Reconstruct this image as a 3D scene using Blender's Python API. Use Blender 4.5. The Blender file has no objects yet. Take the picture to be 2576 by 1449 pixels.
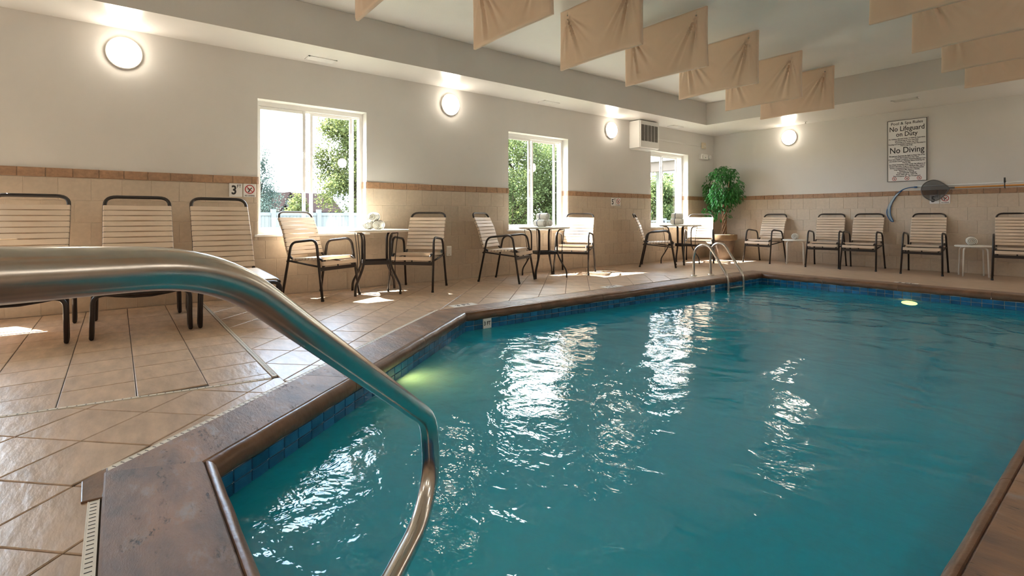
import bpy, bmesh, math, random
from mathutils import Vector, Matrix
from mathutils.geometry import tessellate_polygon
random.seed(7)
R = math.radians
sc = bpy.context.scene
COL = sc.collection

# ------------------------------------------------------------------ camera
F_PX, HOR, YAW, H = 1271.26, 546.34, R(51.9932), 0.85
CAMX = 6.9769 * H
cd = bpy.data.cameras.new('camera')
cd.sensor_width = 36.0; cd.lens = 36.0 * F_PX / 2576; cd.shift_y = -(724.5 - HOR) / 2576
cd.clip_start = 0.05; cd.clip_end = 400
cam = bpy.data.objects.new('camera', cd); COL.objects.link(cam)
cam.location = (CAMX, 0, H); cam.rotation_euler = (R(90), 0, YAW)
sc.camera = cam

# ------------------------------------------------------------------ exposure, world, sun
vs = sc.view_settings
vs.view_transform = 'Standard'; vs.look = 'None'; vs.gamma = 1.0; vs.use_curve_mapping = False
vs.exposure = 1.18
SKY = 8.0
SUN = 36.0
SUN_DIR = Vector((1.0, 0.55, -1.54)).normalized()

world = bpy.data.worlds.new('world'); sc.world = world; world.use_nodes = True
wt = world.node_tree; wt.nodes.clear()
wo = wt.nodes.new('ShaderNodeOutputWorld'); wb = wt.nodes.new('ShaderNodeBackground')
tc = wt.nodes.new('ShaderNodeTexCoord'); mp = wt.nodes.new('ShaderNodeMapping')
mp.inputs['Scale'].default_value = (1.6, 1.6, 5.0)
nz = wt.nodes.new('ShaderNodeTexNoise'); nz.inputs['Scale'].default_value = 1.7; nz.inputs['Detail'].default_value = 6
cr = wt.nodes.new('ShaderNodeValToRGB')
cr.color_ramp.elements[0].position = 0.36; cr.color_ramp.elements[0].color = (0.50, 0.68, 1.0, 1)
cr.color_ramp.elements[1].position = 0.56; cr.color_ramp.elements[1].color = (0.90, 0.95, 1.0, 1)
L = wt.links.new
L(tc.outputs['Generated'], mp.inputs['Vector']); L(mp.outputs['Vector'], nz.inputs['Vector'])
L(nz.outputs['Fac'], cr.inputs['Fac']); L(cr.outputs['Color'], wb.inputs['Color']); L(wb.outputs[0], wo.inputs[0])
wb.inputs['Strength'].default_value = SKY

sl = bpy.data.lights.new('sun', 'SUN'); sl.energy = SUN; sl.angle = R(0.6); sl.color = (1.0, 0.96, 0.91)
so = bpy.data.objects.new('sun', sl); COL.objects.link(so)
so.rotation_euler = (-SUN_DIR).to_track_quat('Z', 'Y').to_euler()
so.location = (-6, -3, 9)

cy = sc.cycles
cy.max_bounces = 14; cy.diffuse_bounces = 8; cy.glossy_bounces = 5; cy.transmission_bounces = 8; cy.transparent_max_bounces = 24
cy.sample_clamp_indirect = 6.0; cy.caustics_reflective = False; cy.caustics_refractive = False

# ------------------------------------------------------------------ room measures
YB = 10.16            # back wall
ZS, ZC, ZT = 2.60, 3.015, 1.281   # soffit, raised ceiling, top of the tile trim
BX, BY = 0.636, 8.83  # edges of the raised ceiling
XR, YN = 7.9, -3.2    # wall on the right, wall behind
WZ0, WZ1 = 0.664, 2.122
WINS = [(-2.03, -0.82), (1.183, 2.389), (4.567, 5.794), (7.973, 9.209)]
ZCOP, ZW = 0.015, -0.150
POOL = [(3.92, .239), (2.175, 2.395), (2.25, 7.63), (5.64, 7.63), (5.64, 1.35), (4.80, .239)]

# ------------------------------------------------------------------ materials
MAT = {}
def new_mat(name):
    m = bpy.data.materials.new(name); m.use_nodes = True
    MAT[name] = m
    nt = m.node_tree
    return m, nt, nt.nodes['Principled BSDF']
def simple(name, col, rough=.5, metal=0.0, spec=.5, noise=0, nscale=20, bump=0, bscale=60, var=0.0, stretch=(1, 1, 1), obvar=0.0, coords='Object', sheen=0):
    m, nt, b = new_mat(name)
    b.inputs['Roughness'].default_value = rough; b.inputs['Metallic'].default_value = metal
    b.inputs['Specular IOR Level'].default_value = spec
    if sheen: b.inputs['Sheen Weight'].default_value = sheen
    b.inputs['Base Color'].default_value = (*col, 1)
    src = None
    t = nt.nodes.new('ShaderNodeTexCoord'); mp = nt.nodes.new('ShaderNodeMapping'); mp.inputs['Scale'].default_value = stretch
    nt.links.new(t.outputs[coords], mp.inputs['Vector'])
    if obvar:
        oi = nt.nodes.new('ShaderNodeObjectInfo'); cmb = nt.nodes.new('ShaderNodeVectorMath'); cmb.operation = 'ADD'
        sc_ = nt.nodes.new('ShaderNodeMath'); sc_.operation = 'MULTIPLY'; sc_.inputs[1].default_value = 37.0
        nt.links.new(oi.outputs['Random'], sc_.inputs[0])
        nt.links.new(mp.outputs['Vector'], cmb.inputs[0]); nt.links.new(sc_.outputs[0], cmb.inputs[1])
        vec = cmb.outputs['Vector']
    else: vec = mp.outputs['Vector']
    if noise:
        n = nt.nodes.new('ShaderNodeTexNoise'); n.inputs['Scale'].default_value = nscale; n.inputs['Detail'].default_value = 5; n.inputs['Roughness'].default_value = .6
        nt.links.new(vec, n.inputs['Vector'])
        r = nt.nodes.new('ShaderNodeMapRange'); r.inputs['From Min'].default_value = .3; r.inputs['From Max'].default_value = .7
        r.inputs['To Min'].default_value = 1 - noise; r.inputs['To Max'].default_value = 1 + noise
        nt.links.new(n.outputs['Fac'], r.inputs['Value'])
        mul = nt.nodes.new('ShaderNodeVectorMath'); mul.operation = 'SCALE'; mul.inputs[0].default_value = col
        if obvar:
            r2 = nt.nodes.new('ShaderNodeMapRange'); r2.inputs['To Min'].default_value = 1 - obvar; r2.inputs['To Max'].default_value = 1 + obvar
            nt.links.new(oi.outputs['Random'], r2.inputs['Value'])
            mm = nt.nodes.new('ShaderNodeMath'); mm.operation = 'MULTIPLY'
            nt.links.new(r.outputs[0], mm.inputs[0]); nt.links.new(r2.outputs[0], mm.inputs[1])
            nt.links.new(mm.outputs[0], mul.inputs['Scale'])
        else: nt.links.new(r.outputs[0], mul.inputs['Scale'])
        nt.links.new(mul.outputs['Vector'], b.inputs['Base Color'])
    if bump:
        n2 = nt.nodes.new('ShaderNodeTexNoise'); n2.inputs['Scale'].default_value = bscale; n2.inputs['Detail'].default_value = 6
        nt.links.new(vec, n2.inputs['Vector'])
        bp = nt.nodes.new('ShaderNodeBump'); bp.inputs['Strength'].default_value = bump; bp.inputs['Distance'].default_value = .01
        nt.links.new(n2.outputs['Fac'], bp.inputs['Height']); nt.links.new(bp.outputs['Normal'], b.inputs['Normal'])
    return m
simple('paint', (.655, .63, .595), .75, noise=.015, nscale=3, bump=.05, bscale=120)
simple('ceiling_paint', (.80, .79, .765), .6, noise=.02, nscale=2, bump=.12, bscale=70)
simple('soffit_paint', (.80, .77, .73), .28, noise=.015, nscale=2, bump=.03, bscale=90)
simple('white_paint', (.86, .84, .80), .45)
simple('vinyl', (.90, .88, .85), .35)
simple('wall_tile', (.53, .435, .335), .38, noise=.07, nscale=26, bump=.06, bscale=60, obvar=.035)
simple('trim_tile', (.33, .19, .105), .35, noise=.25, nscale=30, bump=.1, bscale=70, obvar=.08)
simple('grout', (.66, .57, .47), .8)
simple('floor_grout', (.085, .065, .05), .8, noise=.3, nscale=8)
simple('floor_tile', (.48, .35, .25), .36, noise=.22, nscale=5.5, bump=.30, bscale=9, stretch=(1, 3.0, 1), obvar=.06)
simple('white_strip', (.78, .74, .66), .5, noise=.06, nscale=14)
simple('slot_dark', (.02, .018, .015), .7)
simple('pool_tile', (.016, .135, .30), .12, noise=.35, nscale=24, stretch=(.3, .3, 3.0), obvar=.25)
simple('pool_grout', (.60, .62, .56), .7)
simple('plaster', (.52, .82, .92), .7, noise=.05, nscale=3)
simple('steel', (.62, .58, .53), .22, metal=1.0, noise=.06, nscale=40)
simple('bronze', (.036, .028, .025), .33, metal=.35, spec=.5)
simple('strap', (.66, .53, .41), .42, noise=.03, nscale=10)
simple('table_top', (.76, .71, .62), .3, noise=.05, nscale=20)
simple('white_plastic', (.80, .78, .74), .35)
simple('towel', (.86, .84, .79), .95, noise=.05, nscale=60, bump=.5, bscale=160)
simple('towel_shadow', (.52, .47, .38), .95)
simple('towel_stripe', (.05, .085, .14), .95)
simple('fabric', (.73, .545, .405), .62, noise=.025, nscale=4, bump=.02, bscale=30, sheen=.2)
simple('pot', (.105, .07, .048), .6, noise=.3, nscale=9, bump=.2, bscale=20)
simple('pot_rim', (.19, .12, .062), .6, noise=.25, nscale=9)
simple('soil', (.03, .02, .014), .95)
simple('bark', (.26, .145, .075), .85, noise=.3, nscale=16, stretch=(1, 1, .25), bump=.4, bscale=30)
simple('leaf_green', (.03, .165, .025), .36, noise=.45, nscale=9)
simple('grille_dark', (.12, .11, .10), .6)
simple('grille_slat', (.24, .22, .19), .6)
simple('device_cream', (.66, .58, .44), .5)
simple('sign_white', (.80, .78, .76), .4)
simple('ink', (.02, .018, .018), .6)
simple('red_ink', (.42, .015, .015), .5)
simple('pole_orange', (.62, .28, .06), .35)
simple('blue_plastic', (.02, .10, .26), .35)
simple('pale_blue', (.45, .56, .62), .6)
simple('black_rubber', (.02, .02, .02), .6)
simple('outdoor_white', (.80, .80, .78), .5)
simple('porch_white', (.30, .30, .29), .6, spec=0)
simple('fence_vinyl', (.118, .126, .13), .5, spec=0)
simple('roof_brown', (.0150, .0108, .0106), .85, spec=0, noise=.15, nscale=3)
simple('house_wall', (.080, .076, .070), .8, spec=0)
simple('lawn', (.08, .085, .05), .9, spec=0, noise=.3, nscale=2)
simple('iron', (.06, .06, .065), .5)
simple('porch_beige', (.13, .105, .09), .7, spec=0)
simple('trunk_grey', (.03, .024, .018), .9, spec=0)

def leafmat(name, col, tr):
    m, nt, b = new_mat(name)
    b.inputs['Base Color'].default_value = (*col, 1); b.inputs['Roughness'].default_value = .6; b.inputs['Specular IOR Level'].default_value = .12
    g = nt.nodes.new('ShaderNodeNewGeometry'); n = nt.nodes.new('ShaderNodeTexNoise'); n.inputs['Scale'].default_value = 1.3
    t = nt.nodes.new('ShaderNodeTexCoord'); nt.links.new(t.outputs['Object'], n.inputs['Vector'])
    r = nt.nodes.new('ShaderNodeMapRange'); r.inputs['From Min'].default_value = .3; r.inputs['From Max'].default_value = .7; r.inputs['To Min'].default_value = .55; r.inputs['To Max'].default_value = 1.5
    nt.links.new(n.outputs['Fac'], r.inputs['Value'])
    s = nt.nodes.new('ShaderNodeVectorMath'); s.operation = 'SCALE'; s.inputs[0].default_value = col; nt.links.new(r.outputs[0], s.inputs['Scale'])
    nt.links.new(s.outputs['Vector'], b.inputs['Base Color'])
    tl = nt.nodes.new('ShaderNodeBsdfTranslucent'); s2 = nt.nodes.new('ShaderNodeVectorMath'); s2.operation = 'SCALE'; s2.inputs[0].default_value = tr; nt.links.new(r.outputs[0], s2.inputs['Scale'])
    nt.links.new(s2.outputs['Vector'], tl.inputs['Color'])
    mx = nt.nodes.new('ShaderNodeMixShader'); mx.inputs[0].default_value = .45
    out = nt.nodes['Material Output']
    nt.links.new(b.outputs[0], mx.inputs[1]); nt.links.new(tl.outputs[0], mx.inputs[2]); nt.links.new(mx.outputs[0], out.inputs[0])
leafmat('maple_leaf', (.062, .076, .028), (.115, .128, .042))
leafmat('tree_leaf', (.060, .080, .030), (.125, .150, .052))
leafmat('blue_leaf', (.055, .075, .066), (.07, .095, .080))

def coping_mat():
    m, nt, b = new_mat('coping')
    t = nt.nodes.new('ShaderNodeTexCoord'); mp = nt.nodes.new('ShaderNodeMapping'); mp.inputs['Rotation'].default_value = (0, 0, R(38)); mp.inputs['Scale'].default_value = (1, 2.6, 1)
    nt.links.new(t.outputs['Object'], mp.inputs['Vector'])
    def N(scale, det=6, rough=.6, vec=mp.outputs['Vector']):
        n = nt.nodes.new('ShaderNodeTexNoise'); n.inputs['Scale'].default_value = scale; n.inputs['Detail'].default_value = det; n.inputs['Roughness'].default_value = rough
        nt.links.new(vec, n.inputs['Vector']); return n
    def ramp(n, a, ca, b_, cb):
        r = nt.nodes.new('ShaderNodeValToRGB'); e = r.color_ramp.elements
        e[0].position = a; e[0].color = (*ca, 1); e[1].position = b_; e[1].color = (*cb, 1)
        nt.links.new(n.outputs['Fac'], r.inputs['Fac']); return r
    n1 = N(2.6); r1 = ramp(n1, .36, (.115, .075, .058), .64, (.31, .165, .09))
    n2 = N(5.5); r2 = ramp(n2, .56, (0, 0, 0), .70, (1, 1, 1))
    mx = nt.nodes.new('ShaderNodeMix'); mx.data_type = 'RGBA'
    nt.links.new(r2.outputs[0], mx.inputs[0]); nt.links.new(r1.outputs[0], mx.inputs[6]); mx.inputs[7].default_value = (.27, .225, .205, 1)
    n3 = N(26, 8, .7); n3b = N(4.0)
    r3 = ramp(n3, .55, (0, 0, 0), .64, (1, 1, 1)); r3b = ramp(n3b, .52, (0, 0, 0), .60, (1, 1, 1))
    ml = nt.nodes.new('ShaderNodeMath'); ml.operation = 'MULTIPLY'; nt.links.new(r3.outputs[0], ml.inputs[0]); nt.links.new(r3b.outputs[0], ml.inputs[1])
    mx2 = nt.nodes.new('ShaderNodeMix'); mx2.data_type = 'RGBA'
    nt.links.new(ml.outputs[0], mx2.inputs[0]); nt.links.new(mx.outputs[2], mx2.inputs[6]); mx2.inputs[7].default_value = (.025, .016, .013, 1)
    nt.links.new(mx2.outputs[2], b.inputs['Base Color'])
    b.inputs['Roughness'].default_value = .40
    n4 = N(22, 8, .7); ad = nt.nodes.new('ShaderNodeMath'); ad.operation = 'SUBTRACT'
    nt.links.new(n4.outputs['Fac'], ad.inputs[0]); nt.links.new(ml.outputs[0], ad.inputs[1])
    bp = nt.nodes.new('ShaderNodeBump'); bp.inputs['Strength'].default_value = .55; bp.inputs['Distance'].default_value = .008
    nt.links.new(ad.outputs[0], bp.inputs['Height']); nt.links.new(bp.outputs['Normal'], b.inputs['Normal'])
coping_mat()
simple('bullnose', (.155, .078, .042), .33, noise=.35, nscale=7, bump=.3, bscale=18)

def emit(name, col, strength):
    m = bpy.data.materials.new(name); m.use_nodes = True; nt = m.node_tree; nt.nodes.clear()
    o = nt.nodes.new('ShaderNodeOutputMaterial'); e = nt.nodes.new('ShaderNodeEmission')
    e.inputs[0].default_value = (*col, 1); e.inputs[1].default_value = strength; nt.links.new(e.outputs[0], o.inputs[0]); MAT[name] = m
emit('sconce_glow', (1.0, .90, .75), 9.0)
emit('sconce_fill', (1.0, .92, .80), 20.0)  # stronger glow for the added sconces out of view, as room fill
emit('pool_lamp_glow', (1.0, .42, .12), 80.0)
emit('pool_lamp_dim', (1.0, .26, .05), 22.0)

def glassmat(name, tint, ior=1.45, refl=1.0):
    m = bpy.data.materials.new(name); m.use_nodes = True; nt = m.node_tree; nt.nodes.clear()
    o = nt.nodes.new('ShaderNodeOutputMaterial'); tr = nt.nodes.new('ShaderNodeBsdfTransparent'); gl = nt.nodes.new('ShaderNodeBsdfGlossy')
    tr.inputs[0].default_value = (*tint, 1); gl.inputs['Roughness'].default_value = .0
    lw = nt.nodes.new('ShaderNodeLayerWeight'); lw.inputs[0].default_value = .5
    pw = nt.nodes.new('ShaderNodeMath'); pw.operation = 'POWER'; pw.inputs[1].default_value = 5.0; nt.links.new(lw.outputs['Facing'], pw.inputs[0])
    fr = nt.nodes.new('ShaderNodeMath'); fr.operation = 'MULTIPLY_ADD'; fr.inputs[1].default_value = .97; fr.inputs[2].default_value = .022; nt.links.new(pw.outputs[0], fr.inputs[0])
    mx = nt.nodes.new('ShaderNodeMixShader'); nt.links.new(fr.outputs[0], mx.inputs[0]); nt.links.new(tr.outputs[0], mx.inputs[1]); nt.links.new(gl.outputs[0], mx.inputs[2])
    nt.links.new(mx.outputs[0], o.inputs[0]); MAT[name] = m
glassmat('glass', (.95, .98, .97))
def netmat():
    m = bpy.data.materials.new('net_mesh'); m.use_nodes = True; nt = m.node_tree; b = nt.nodes['Principled BSDF']; o = nt.nodes['Material Output']
    b.inputs['Base Color'].default_value = (.03, .03, .032, 1); b.inputs['Roughness'].default_value = .8
    tr = nt.nodes.new('ShaderNodeBsdfTransparent'); mx = nt.nodes.new('ShaderNodeMixShader'); mx.inputs[0].default_value = .62
    nt.links.new(tr.outputs[0], mx.inputs[1]); nt.links.new(b.outputs[0], mx.inputs[2]); nt.links.new(mx.outputs[0], o.inputs[0]); MAT['net_mesh'] = m
netmat()
def watermat():
    m = bpy.data.materials.new('water'); m.use_nodes = True; nt = m.node_tree; nt.nodes.clear(); MAT['water'] = m
    o = nt.nodes.new('ShaderNodeOutputMaterial')
    t = nt.nodes.new('ShaderNodeTexCoord')
    def N(scale, det, rough, st=(1, 1, 1), rot=0, dist=0.0):
        mp = nt.nodes.new('ShaderNodeMapping'); mp.inputs['Scale'].default_value = st; mp.inputs['Rotation'].default_value = (0, 0, rot)
        nt.links.new(t.outputs['Object'], mp.inputs['Vector'])
        n = nt.nodes.new('ShaderNodeTexNoise'); n.inputs['Scale'].default_value = scale; n.inputs['Detail'].default_value = det; n.inputs['Roughness'].default_value = rough
        n.inputs['Distortion'].default_value = dist
        nt.links.new(mp.outputs['Vector'], n.inputs['Vector']); return n.outputs['Fac']
    def math_(op, a, b):
        k = nt.nodes.new('ShaderNodeMath'); k.operation = op
        for i, v in enumerate((a, b)):
            if isinstance(v, float): k.inputs[i].default_value = v
            else: nt.links.new(v, k.inputs[i])
        return k.outputs[0]
    big = N(2.2, 2, .5, dist=.6); mid = N(7.0, 3, .55, (1, 1.5, 1), R(52), .5); fine = N(26.0, 2, .5)
    # ripples are livelier by the steps, where the water is being stirred
    sep = nt.nodes.new('ShaderNodeSeparateXYZ'); nt.links.new(t.outputs['Object'], sep.inputs[0])
    near = nt.nodes.new('ShaderNodeMapRange'); near.inputs['From Min'].default_value = 3.2; near.inputs['From Max'].default_value = 0.3
    near.inputs['To Min'].default_value = .45; near.inputs['To Max'].default_value = 1.5
    nt.links.new(sep.outputs['Y'], near.inputs['Value'])
    h = math_('ADD', math_('MULTIPLY', big, 1.0), math_('MULTIPLY', math_('MULTIPLY', mid, .34), near.outputs[0]))
    h = math_('ADD', h, math_('MULTIPLY', math_('MULTIPLY', fine, .05), near.outputs[0]))
    bp = nt.nodes.new('ShaderNodeBump'); bp.inputs['Strength'].default_value = .36; bp.inputs['Distance'].default_value = .06
    nt.links.new(h, bp.inputs['Height'])
    tr = nt.nodes.new('ShaderNodeBsdfTransparent'); tr.inputs[0].default_value = (.13, .76, 1.0, 1)
    df = nt.nodes.new('ShaderNodeBsdfDiffuse'); df.inputs[0].default_value = (.0, .60, .84, 1)
    tl = nt.nodes.new('ShaderNodeBsdfTranslucent'); tl.inputs[0].default_value = (.28, .90, .98, 1)
    sct = nt.nodes.new('ShaderNodeMixShader'); sct.inputs[0].default_value = .5
    nt.links.new(df.outputs[0], sct.inputs[1]); nt.links.new(tl.outputs[0], sct.inputs[2])
    body = nt.nodes.new('ShaderNodeMixShader'); body.inputs[0].default_value = .62
    nt.links.new(tr.outputs[0], body.inputs[1]); nt.links.new(sct.outputs[0], body.inputs[2])
    gl = nt.nodes.new('ShaderNodeBsdfGlossy'); gl.inputs['Roughness'].default_value = .02; nt.links.new(bp.outputs['Normal'], gl.inputs['Normal'])
    fr = nt.nodes.new('ShaderNodeFresnel'); fr.inputs[0].default_value = 1.5; nt.links.new(bp.outputs['Normal'], fr.inputs['Normal'])
    mx = nt.nodes.new('ShaderNodeMixShader'); nt.links.new(fr.outputs[0], mx.inputs[0]); nt.links.new(body.outputs[0], mx.inputs[1]); nt.links.new(gl.outputs[0], mx.inputs[2])
    nt.links.new(mx.outputs[0], o.inputs[0])
watermat()

# ------------------------------------------------------------------ mesh helpers
class MB:
    def __init__(s): s.v = []; s.f = []; s.mi = []
    def add(s, vs, fs, mi=0):
        o = len(s.v); s.v += [tuple(p) for p in vs]; s.f += [tuple(i + o for i in f) for f in fs]; s.mi += [mi] * len(fs); return s
    def box(s, x0, x1, y0, y1, z0, z1, mi=0):
        return s.add([(x0, y0, z0), (x1, y0, z0), (x1, y1, z0), (x0, y1, z0), (x0, y0, z1), (x1, y0, z1), (x1, y1, z1), (x0, y1, z1)],
                     [(0, 3, 2, 1), (4, 5, 6, 7), (0, 1, 5, 4), (1, 2, 6, 5), (2, 3, 7, 6), (3, 0, 4, 7)], mi)
    def obox(s, c, u, v, w, mi=0):
        c, u, v, w = map(Vector, (c, u, v, w)); P = []
        for k in (-1, 1):
            for i, j in ((-1, -1), (1, -1), (1, 1), (-1, 1)): P.append(c + u * i + v * j + w * k)
        return s.add(P, [(0, 3, 2, 1), (4, 5, 6, 7), (0, 1, 5, 4), (1, 2, 6, 5), (2, 3, 7, 6), (3, 0, 4, 7)], mi)
    def tube(s, pts, r, n=8, closed=False, mi=0, cap=True, flat=None):
        pts = [Vector(p) for p in pts]; m = len(pts); rings = []
        T = []
        for i in range(m):
            if closed: d = pts[(i + 1) % m] - pts[i - 1]
            else: d = pts[min(i + 1, m - 1)] - pts[max(i - 1, 0)]
            T.append(d.normalized())
        up = Vector((0, 0, 1)) if abs(T[0].z) < .9 else Vector((0, 1, 0))
        a = (up - T[0] * up.dot(T[0])).normalized()
        o = len(s.v)
        for i in range(m):
            if i:
                q = T[i - 1].rotation_difference(T[i]); a = q @ a
                a = (a - T[i] * a.dot(T[i])).normalized()
            b = T[i].cross(a); rr = r[i] if isinstance(r, (list, tuple)) else r
            for k in range(n):
                g = 2 * math.pi * k / n
                ca, sa = math.cos(g), math.sin(g)
                if flat: s.v.append(tuple(pts[i] + a * ca * rr * flat[0] + b * sa * rr * flat[1]))
                else: s.v.append(tuple(pts[i] + a * ca * rr + b * sa * rr))
        cnt = m if closed else m - 1
        for i in range(cnt):
            for k in range(n):
                A = o + i * n + k; B = o + i * n + (k + 1) % n; C = o + ((i + 1) % m) * n + (k + 1) % n; D = o + ((i + 1) % m) * n + k
                s.f.append((A, B, C, D)); s.mi.append(mi)
        if not closed and cap:
            s.f.append(tuple(o + k for k in range(n))[::-1]); s.mi.append(mi)
            s.f.append(tuple(o + (m - 1) * n + k for k in range(n))); s.mi.append(mi)
        return s
    def lathe(s, prof, n=24, c=(0, 0, 0), axis='z', mi=0, sy=1.0):
        o = len(s.v); m = len(prof)
        for (r, z) in prof:
            for k in range(n):
                g = 2 * math.pi * k / n; x, y = r * math.cos(g), r * math.sin(g) * sy
                p = (x, y, z) if axis == 'z' else ((z, x, y) if axis == 'x' else (y, z, x))
                s.v.append((c[0] + p[0], c[1] + p[1], c[2] + p[2]))
        for i in range(m - 1):
            for k in range(n):
                s.f.append((o + i * n + k, o + i * n + (k + 1) % n, o + (i + 1) * n + (k + 1) % n, o + (i + 1) * n + k)); s.mi.append(mi)
        if prof[0][0] > 1e-6: s.f.append(tuple(o + k for k in range(n))[::-1]); s.mi.append(mi)
        if prof[-1][0] > 1e-6: s.f.append(tuple(o + (m - 1) * n + k for k in range(n))); s.mi.append(mi)
        return s
    def prism(s, poly, z0, z1, mi=0):
        n = len(poly)
        return s.add([(x, y, z0) for x, y in poly] + [(x, y, z1) for x, y in poly],
                     [tuple(range(n))[::-1], tuple(range(n, 2 * n))] + [(i, (i + 1) % n, n + (i + 1) % n, n + i) for i in range(n)], mi)
    def mesh(s, name, mats, smooth=False):
        me = bpy.data.meshes.new(name); me.from_pydata(s.v, [], s.f)
        if isinstance(mats, str): mats = [mats]
        for m in mats: me.materials.append(MAT[m])
        if len(mats) > 1: me.polygons.foreach_set('material_index', s.mi)
        if smooth:
            me.polygons.foreach_set('use_smooth', [True] * len(me.polygons))
        me.update(); return me
def link(name, data, parent=None, loc=None):
    o = bpy.data.objects.new(name, data); COL.objects.link(o)
    if parent is not None: o.parent = parent
    if loc is not None: o.location = loc
    return o
def obj(name, mb, mats, parent=None, smooth=False, loc=None, bevel=0, seg=2):
    o = link(name, mb.mesh(name, mats, smooth), parent, loc)
    if bevel:
        b = o.modifiers.new('bevel', 'BEVEL'); b.width = bevel; b.segments = seg; b.limit_method = 'ANGLE'; b.angle_limit = R(40)
    return o
def smooth_angle(o, ang=40):
    try:
        o.data.polygons.foreach_set('use_smooth', [True] * len(o.data.polygons))
        o.data.set_sharp_from_angle(angle=R(ang))
    except Exception: pass
    return o
def tag(o, label, cat=None, group=None, kind=None):
    o['label'] = label
    if cat: o['category'] = cat
    if group: o['group'] = group
    if kind: o['kind'] = kind
    return o
def thing(name, loc, label, cat, group=None, kind=None, rz=0):
    o = link(name, None); o.location = loc; o.rotation_euler = (0, 0, rz); o.empty_display_size = .1
    return tag(o, label, cat, group, kind)
def copy_tree(o, parent=None):
    c = o.copy(); COL.objects.link(c); c.parent = parent
    for ch in [k for k in o.children]: copy_tree(ch, c)
    return c
def fillet(pts, r, n=5):
    pts = [Vector(p) for p in pts]; out = [pts[0]]
    for i in range(1, len(pts) - 1):
        p, a, b = pts[i], pts[i - 1] - pts[i], pts[i + 1] - pts[i]
        rr = r[i] if isinstance(r, (list, tuple)) else r
        d = min(rr, a.length * .49, b.length * .49)
        if d < 1e-5: out.append(p); continue
        A = p + a.normalized() * d; B = p + b.normalized() * d
        for k in range(n + 1):
            t = k / n; out.append(A * (1 - t) ** 2 + p * 2 * t * (1 - t) + B * t * t)
    out.append(pts[-1]); return out
def px_ray(x, y):
    fw = Vector((-math.sin(YAW), math.cos(YAW), 0)); rt = Vector((math.cos(YAW), math.sin(YAW), 0))
    return fw + rt * ((x - 1288) / F_PX) + Vector((0, 0, (HOR - y) / F_PX))
CAM = Vector((CAMX, 0, H))
def on_plane(x, y, p0, n):
    d = px_ray(x, y); n = Vector(n); return CAM + d * ((Vector(p0) - CAM).dot(n) / d.dot(n))
def tile_mb(w, h, d=.008, ch=.0035):
    # a single tile seen from +z: chamfered slab, base on z=0
    m = MB()
    return m.add([(0, 0, 0), (w, 0, 0), (w, h, 0), (0, h, 0), (0, 0, d - ch), (w, 0, d - ch), (w, h, d - ch), (0, h, d - ch), (ch, ch, d), (w - ch, ch, d), (w - ch, h - ch, d), (ch, h - ch, d)],
                 [(0, 1, 5, 4), (1, 2, 6, 5), (2, 3, 7, 6), (3, 0, 4, 7), (4, 5, 9, 8), (5, 6, 10, 9), (6, 7, 11, 10), (7, 4, 8, 11), (8, 9, 10, 11)])
_tc = {}
def tile_mesh(w, h, mat, d=.008, ch=.0035):
    k = (round(w, 3), round(h, 3), mat, d)
    if k not in _tc: _tc[k] = tile_mb(round(w, 3), round(h, 3), d, ch).mesh(mat, mat)
    return _tc[k]
def offset_poly(P, d):
    n = len(P); out = []
    ln = []
    for i in range(n):
        a, b = Vector(P[i]), Vector(P[(i + 1) % n]); e = (b - a).normalized(); nn = Vector((e.y, -e.x)); ln.append((a + nn * d, e))
    for i in range(n):
        (p, e), (q, f) = ln[i - 1], ln[i]
        c = e.x * f.y - e.y * f.x
        t = ((q.x - p.x) * f.y - (q.y - p.y) * f.x) / c
        out.append((p.x + e.x * t, p.y + e.y * t))
    return out

# ------------------------------------------------------------------ walls
ROT_A = Matrix(((0, 0, 1), (1, 0, 0), (0, 1, 0)))      # local x,y,z -> world y,z,x  (wall with the windows)
ROT_B = Matrix(((1, 0, 0), (0, 0, -1), (0, 1, 0)))     # local x,y,z -> world x,z,-y (back wall)
TW = .27
m = MB()
ys = [YN] + [v for w in WINS for v in w] + [YB + TW]
for i in range(0, len(ys), 2):
    m.box(-TW, 0, ys[i], ys[i + 1], -.6, ZC + .25)
    m.box(-.001, .003, max(ys[i], YN), min(ys[i + 1], YB), 0, ZT, 1)
for a, b in WINS:
    m.box(-TW, 0, a, b, -.6, WZ0); m.box(-TW, 0, a, b, WZ1, ZC + .25); m.box(-.001, .003, a, b, 0, WZ0, 1)
wall_left = tag(obj('wall_left', m, ['paint', 'grout']), 'long greige wall with four windows above beige tile wainscot', 'wall', kind='structure')
m = MB().box(-TW, XR + TW, YB, YB + TW, -.6, ZC + .25).box(0, XR, YB - .003, YB + .001, 0, ZT, 1)
wall_back = tag(obj('wall_back', m, ['paint', 'grout']), 'end wall with the pool rules sign above beige tiles', 'wall', kind='structure')
m = MB().box(XR, XR + TW, YN, YB, -.6, ZC + .25).box(XR - .008, XR, YN, YB, 0, 1.2, 1).box(XR - .010, XR, YN, YB, 1.2, ZT, 2)
tag(obj('wall_right', m, ['paint', 'wall_tile', 'trim_tile']), 'greige side wall opposite the windows with tile wainscot', 'wall', kind='structure')
m = MB().box(-TW, XR + TW, YN - TW, YN, -.6, ZC + .25).box(0, XR, YN, YN + .008, 0, 1.2, 1).box(0, XR, YN, YN + .010, 1.2, ZT, 2)
tag(obj('wall_near', m, ['paint', 'wall_tile', 'trim_tile']), 'greige wall behind the viewer with tile wainscot', 'wall', kind='structure')

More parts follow.
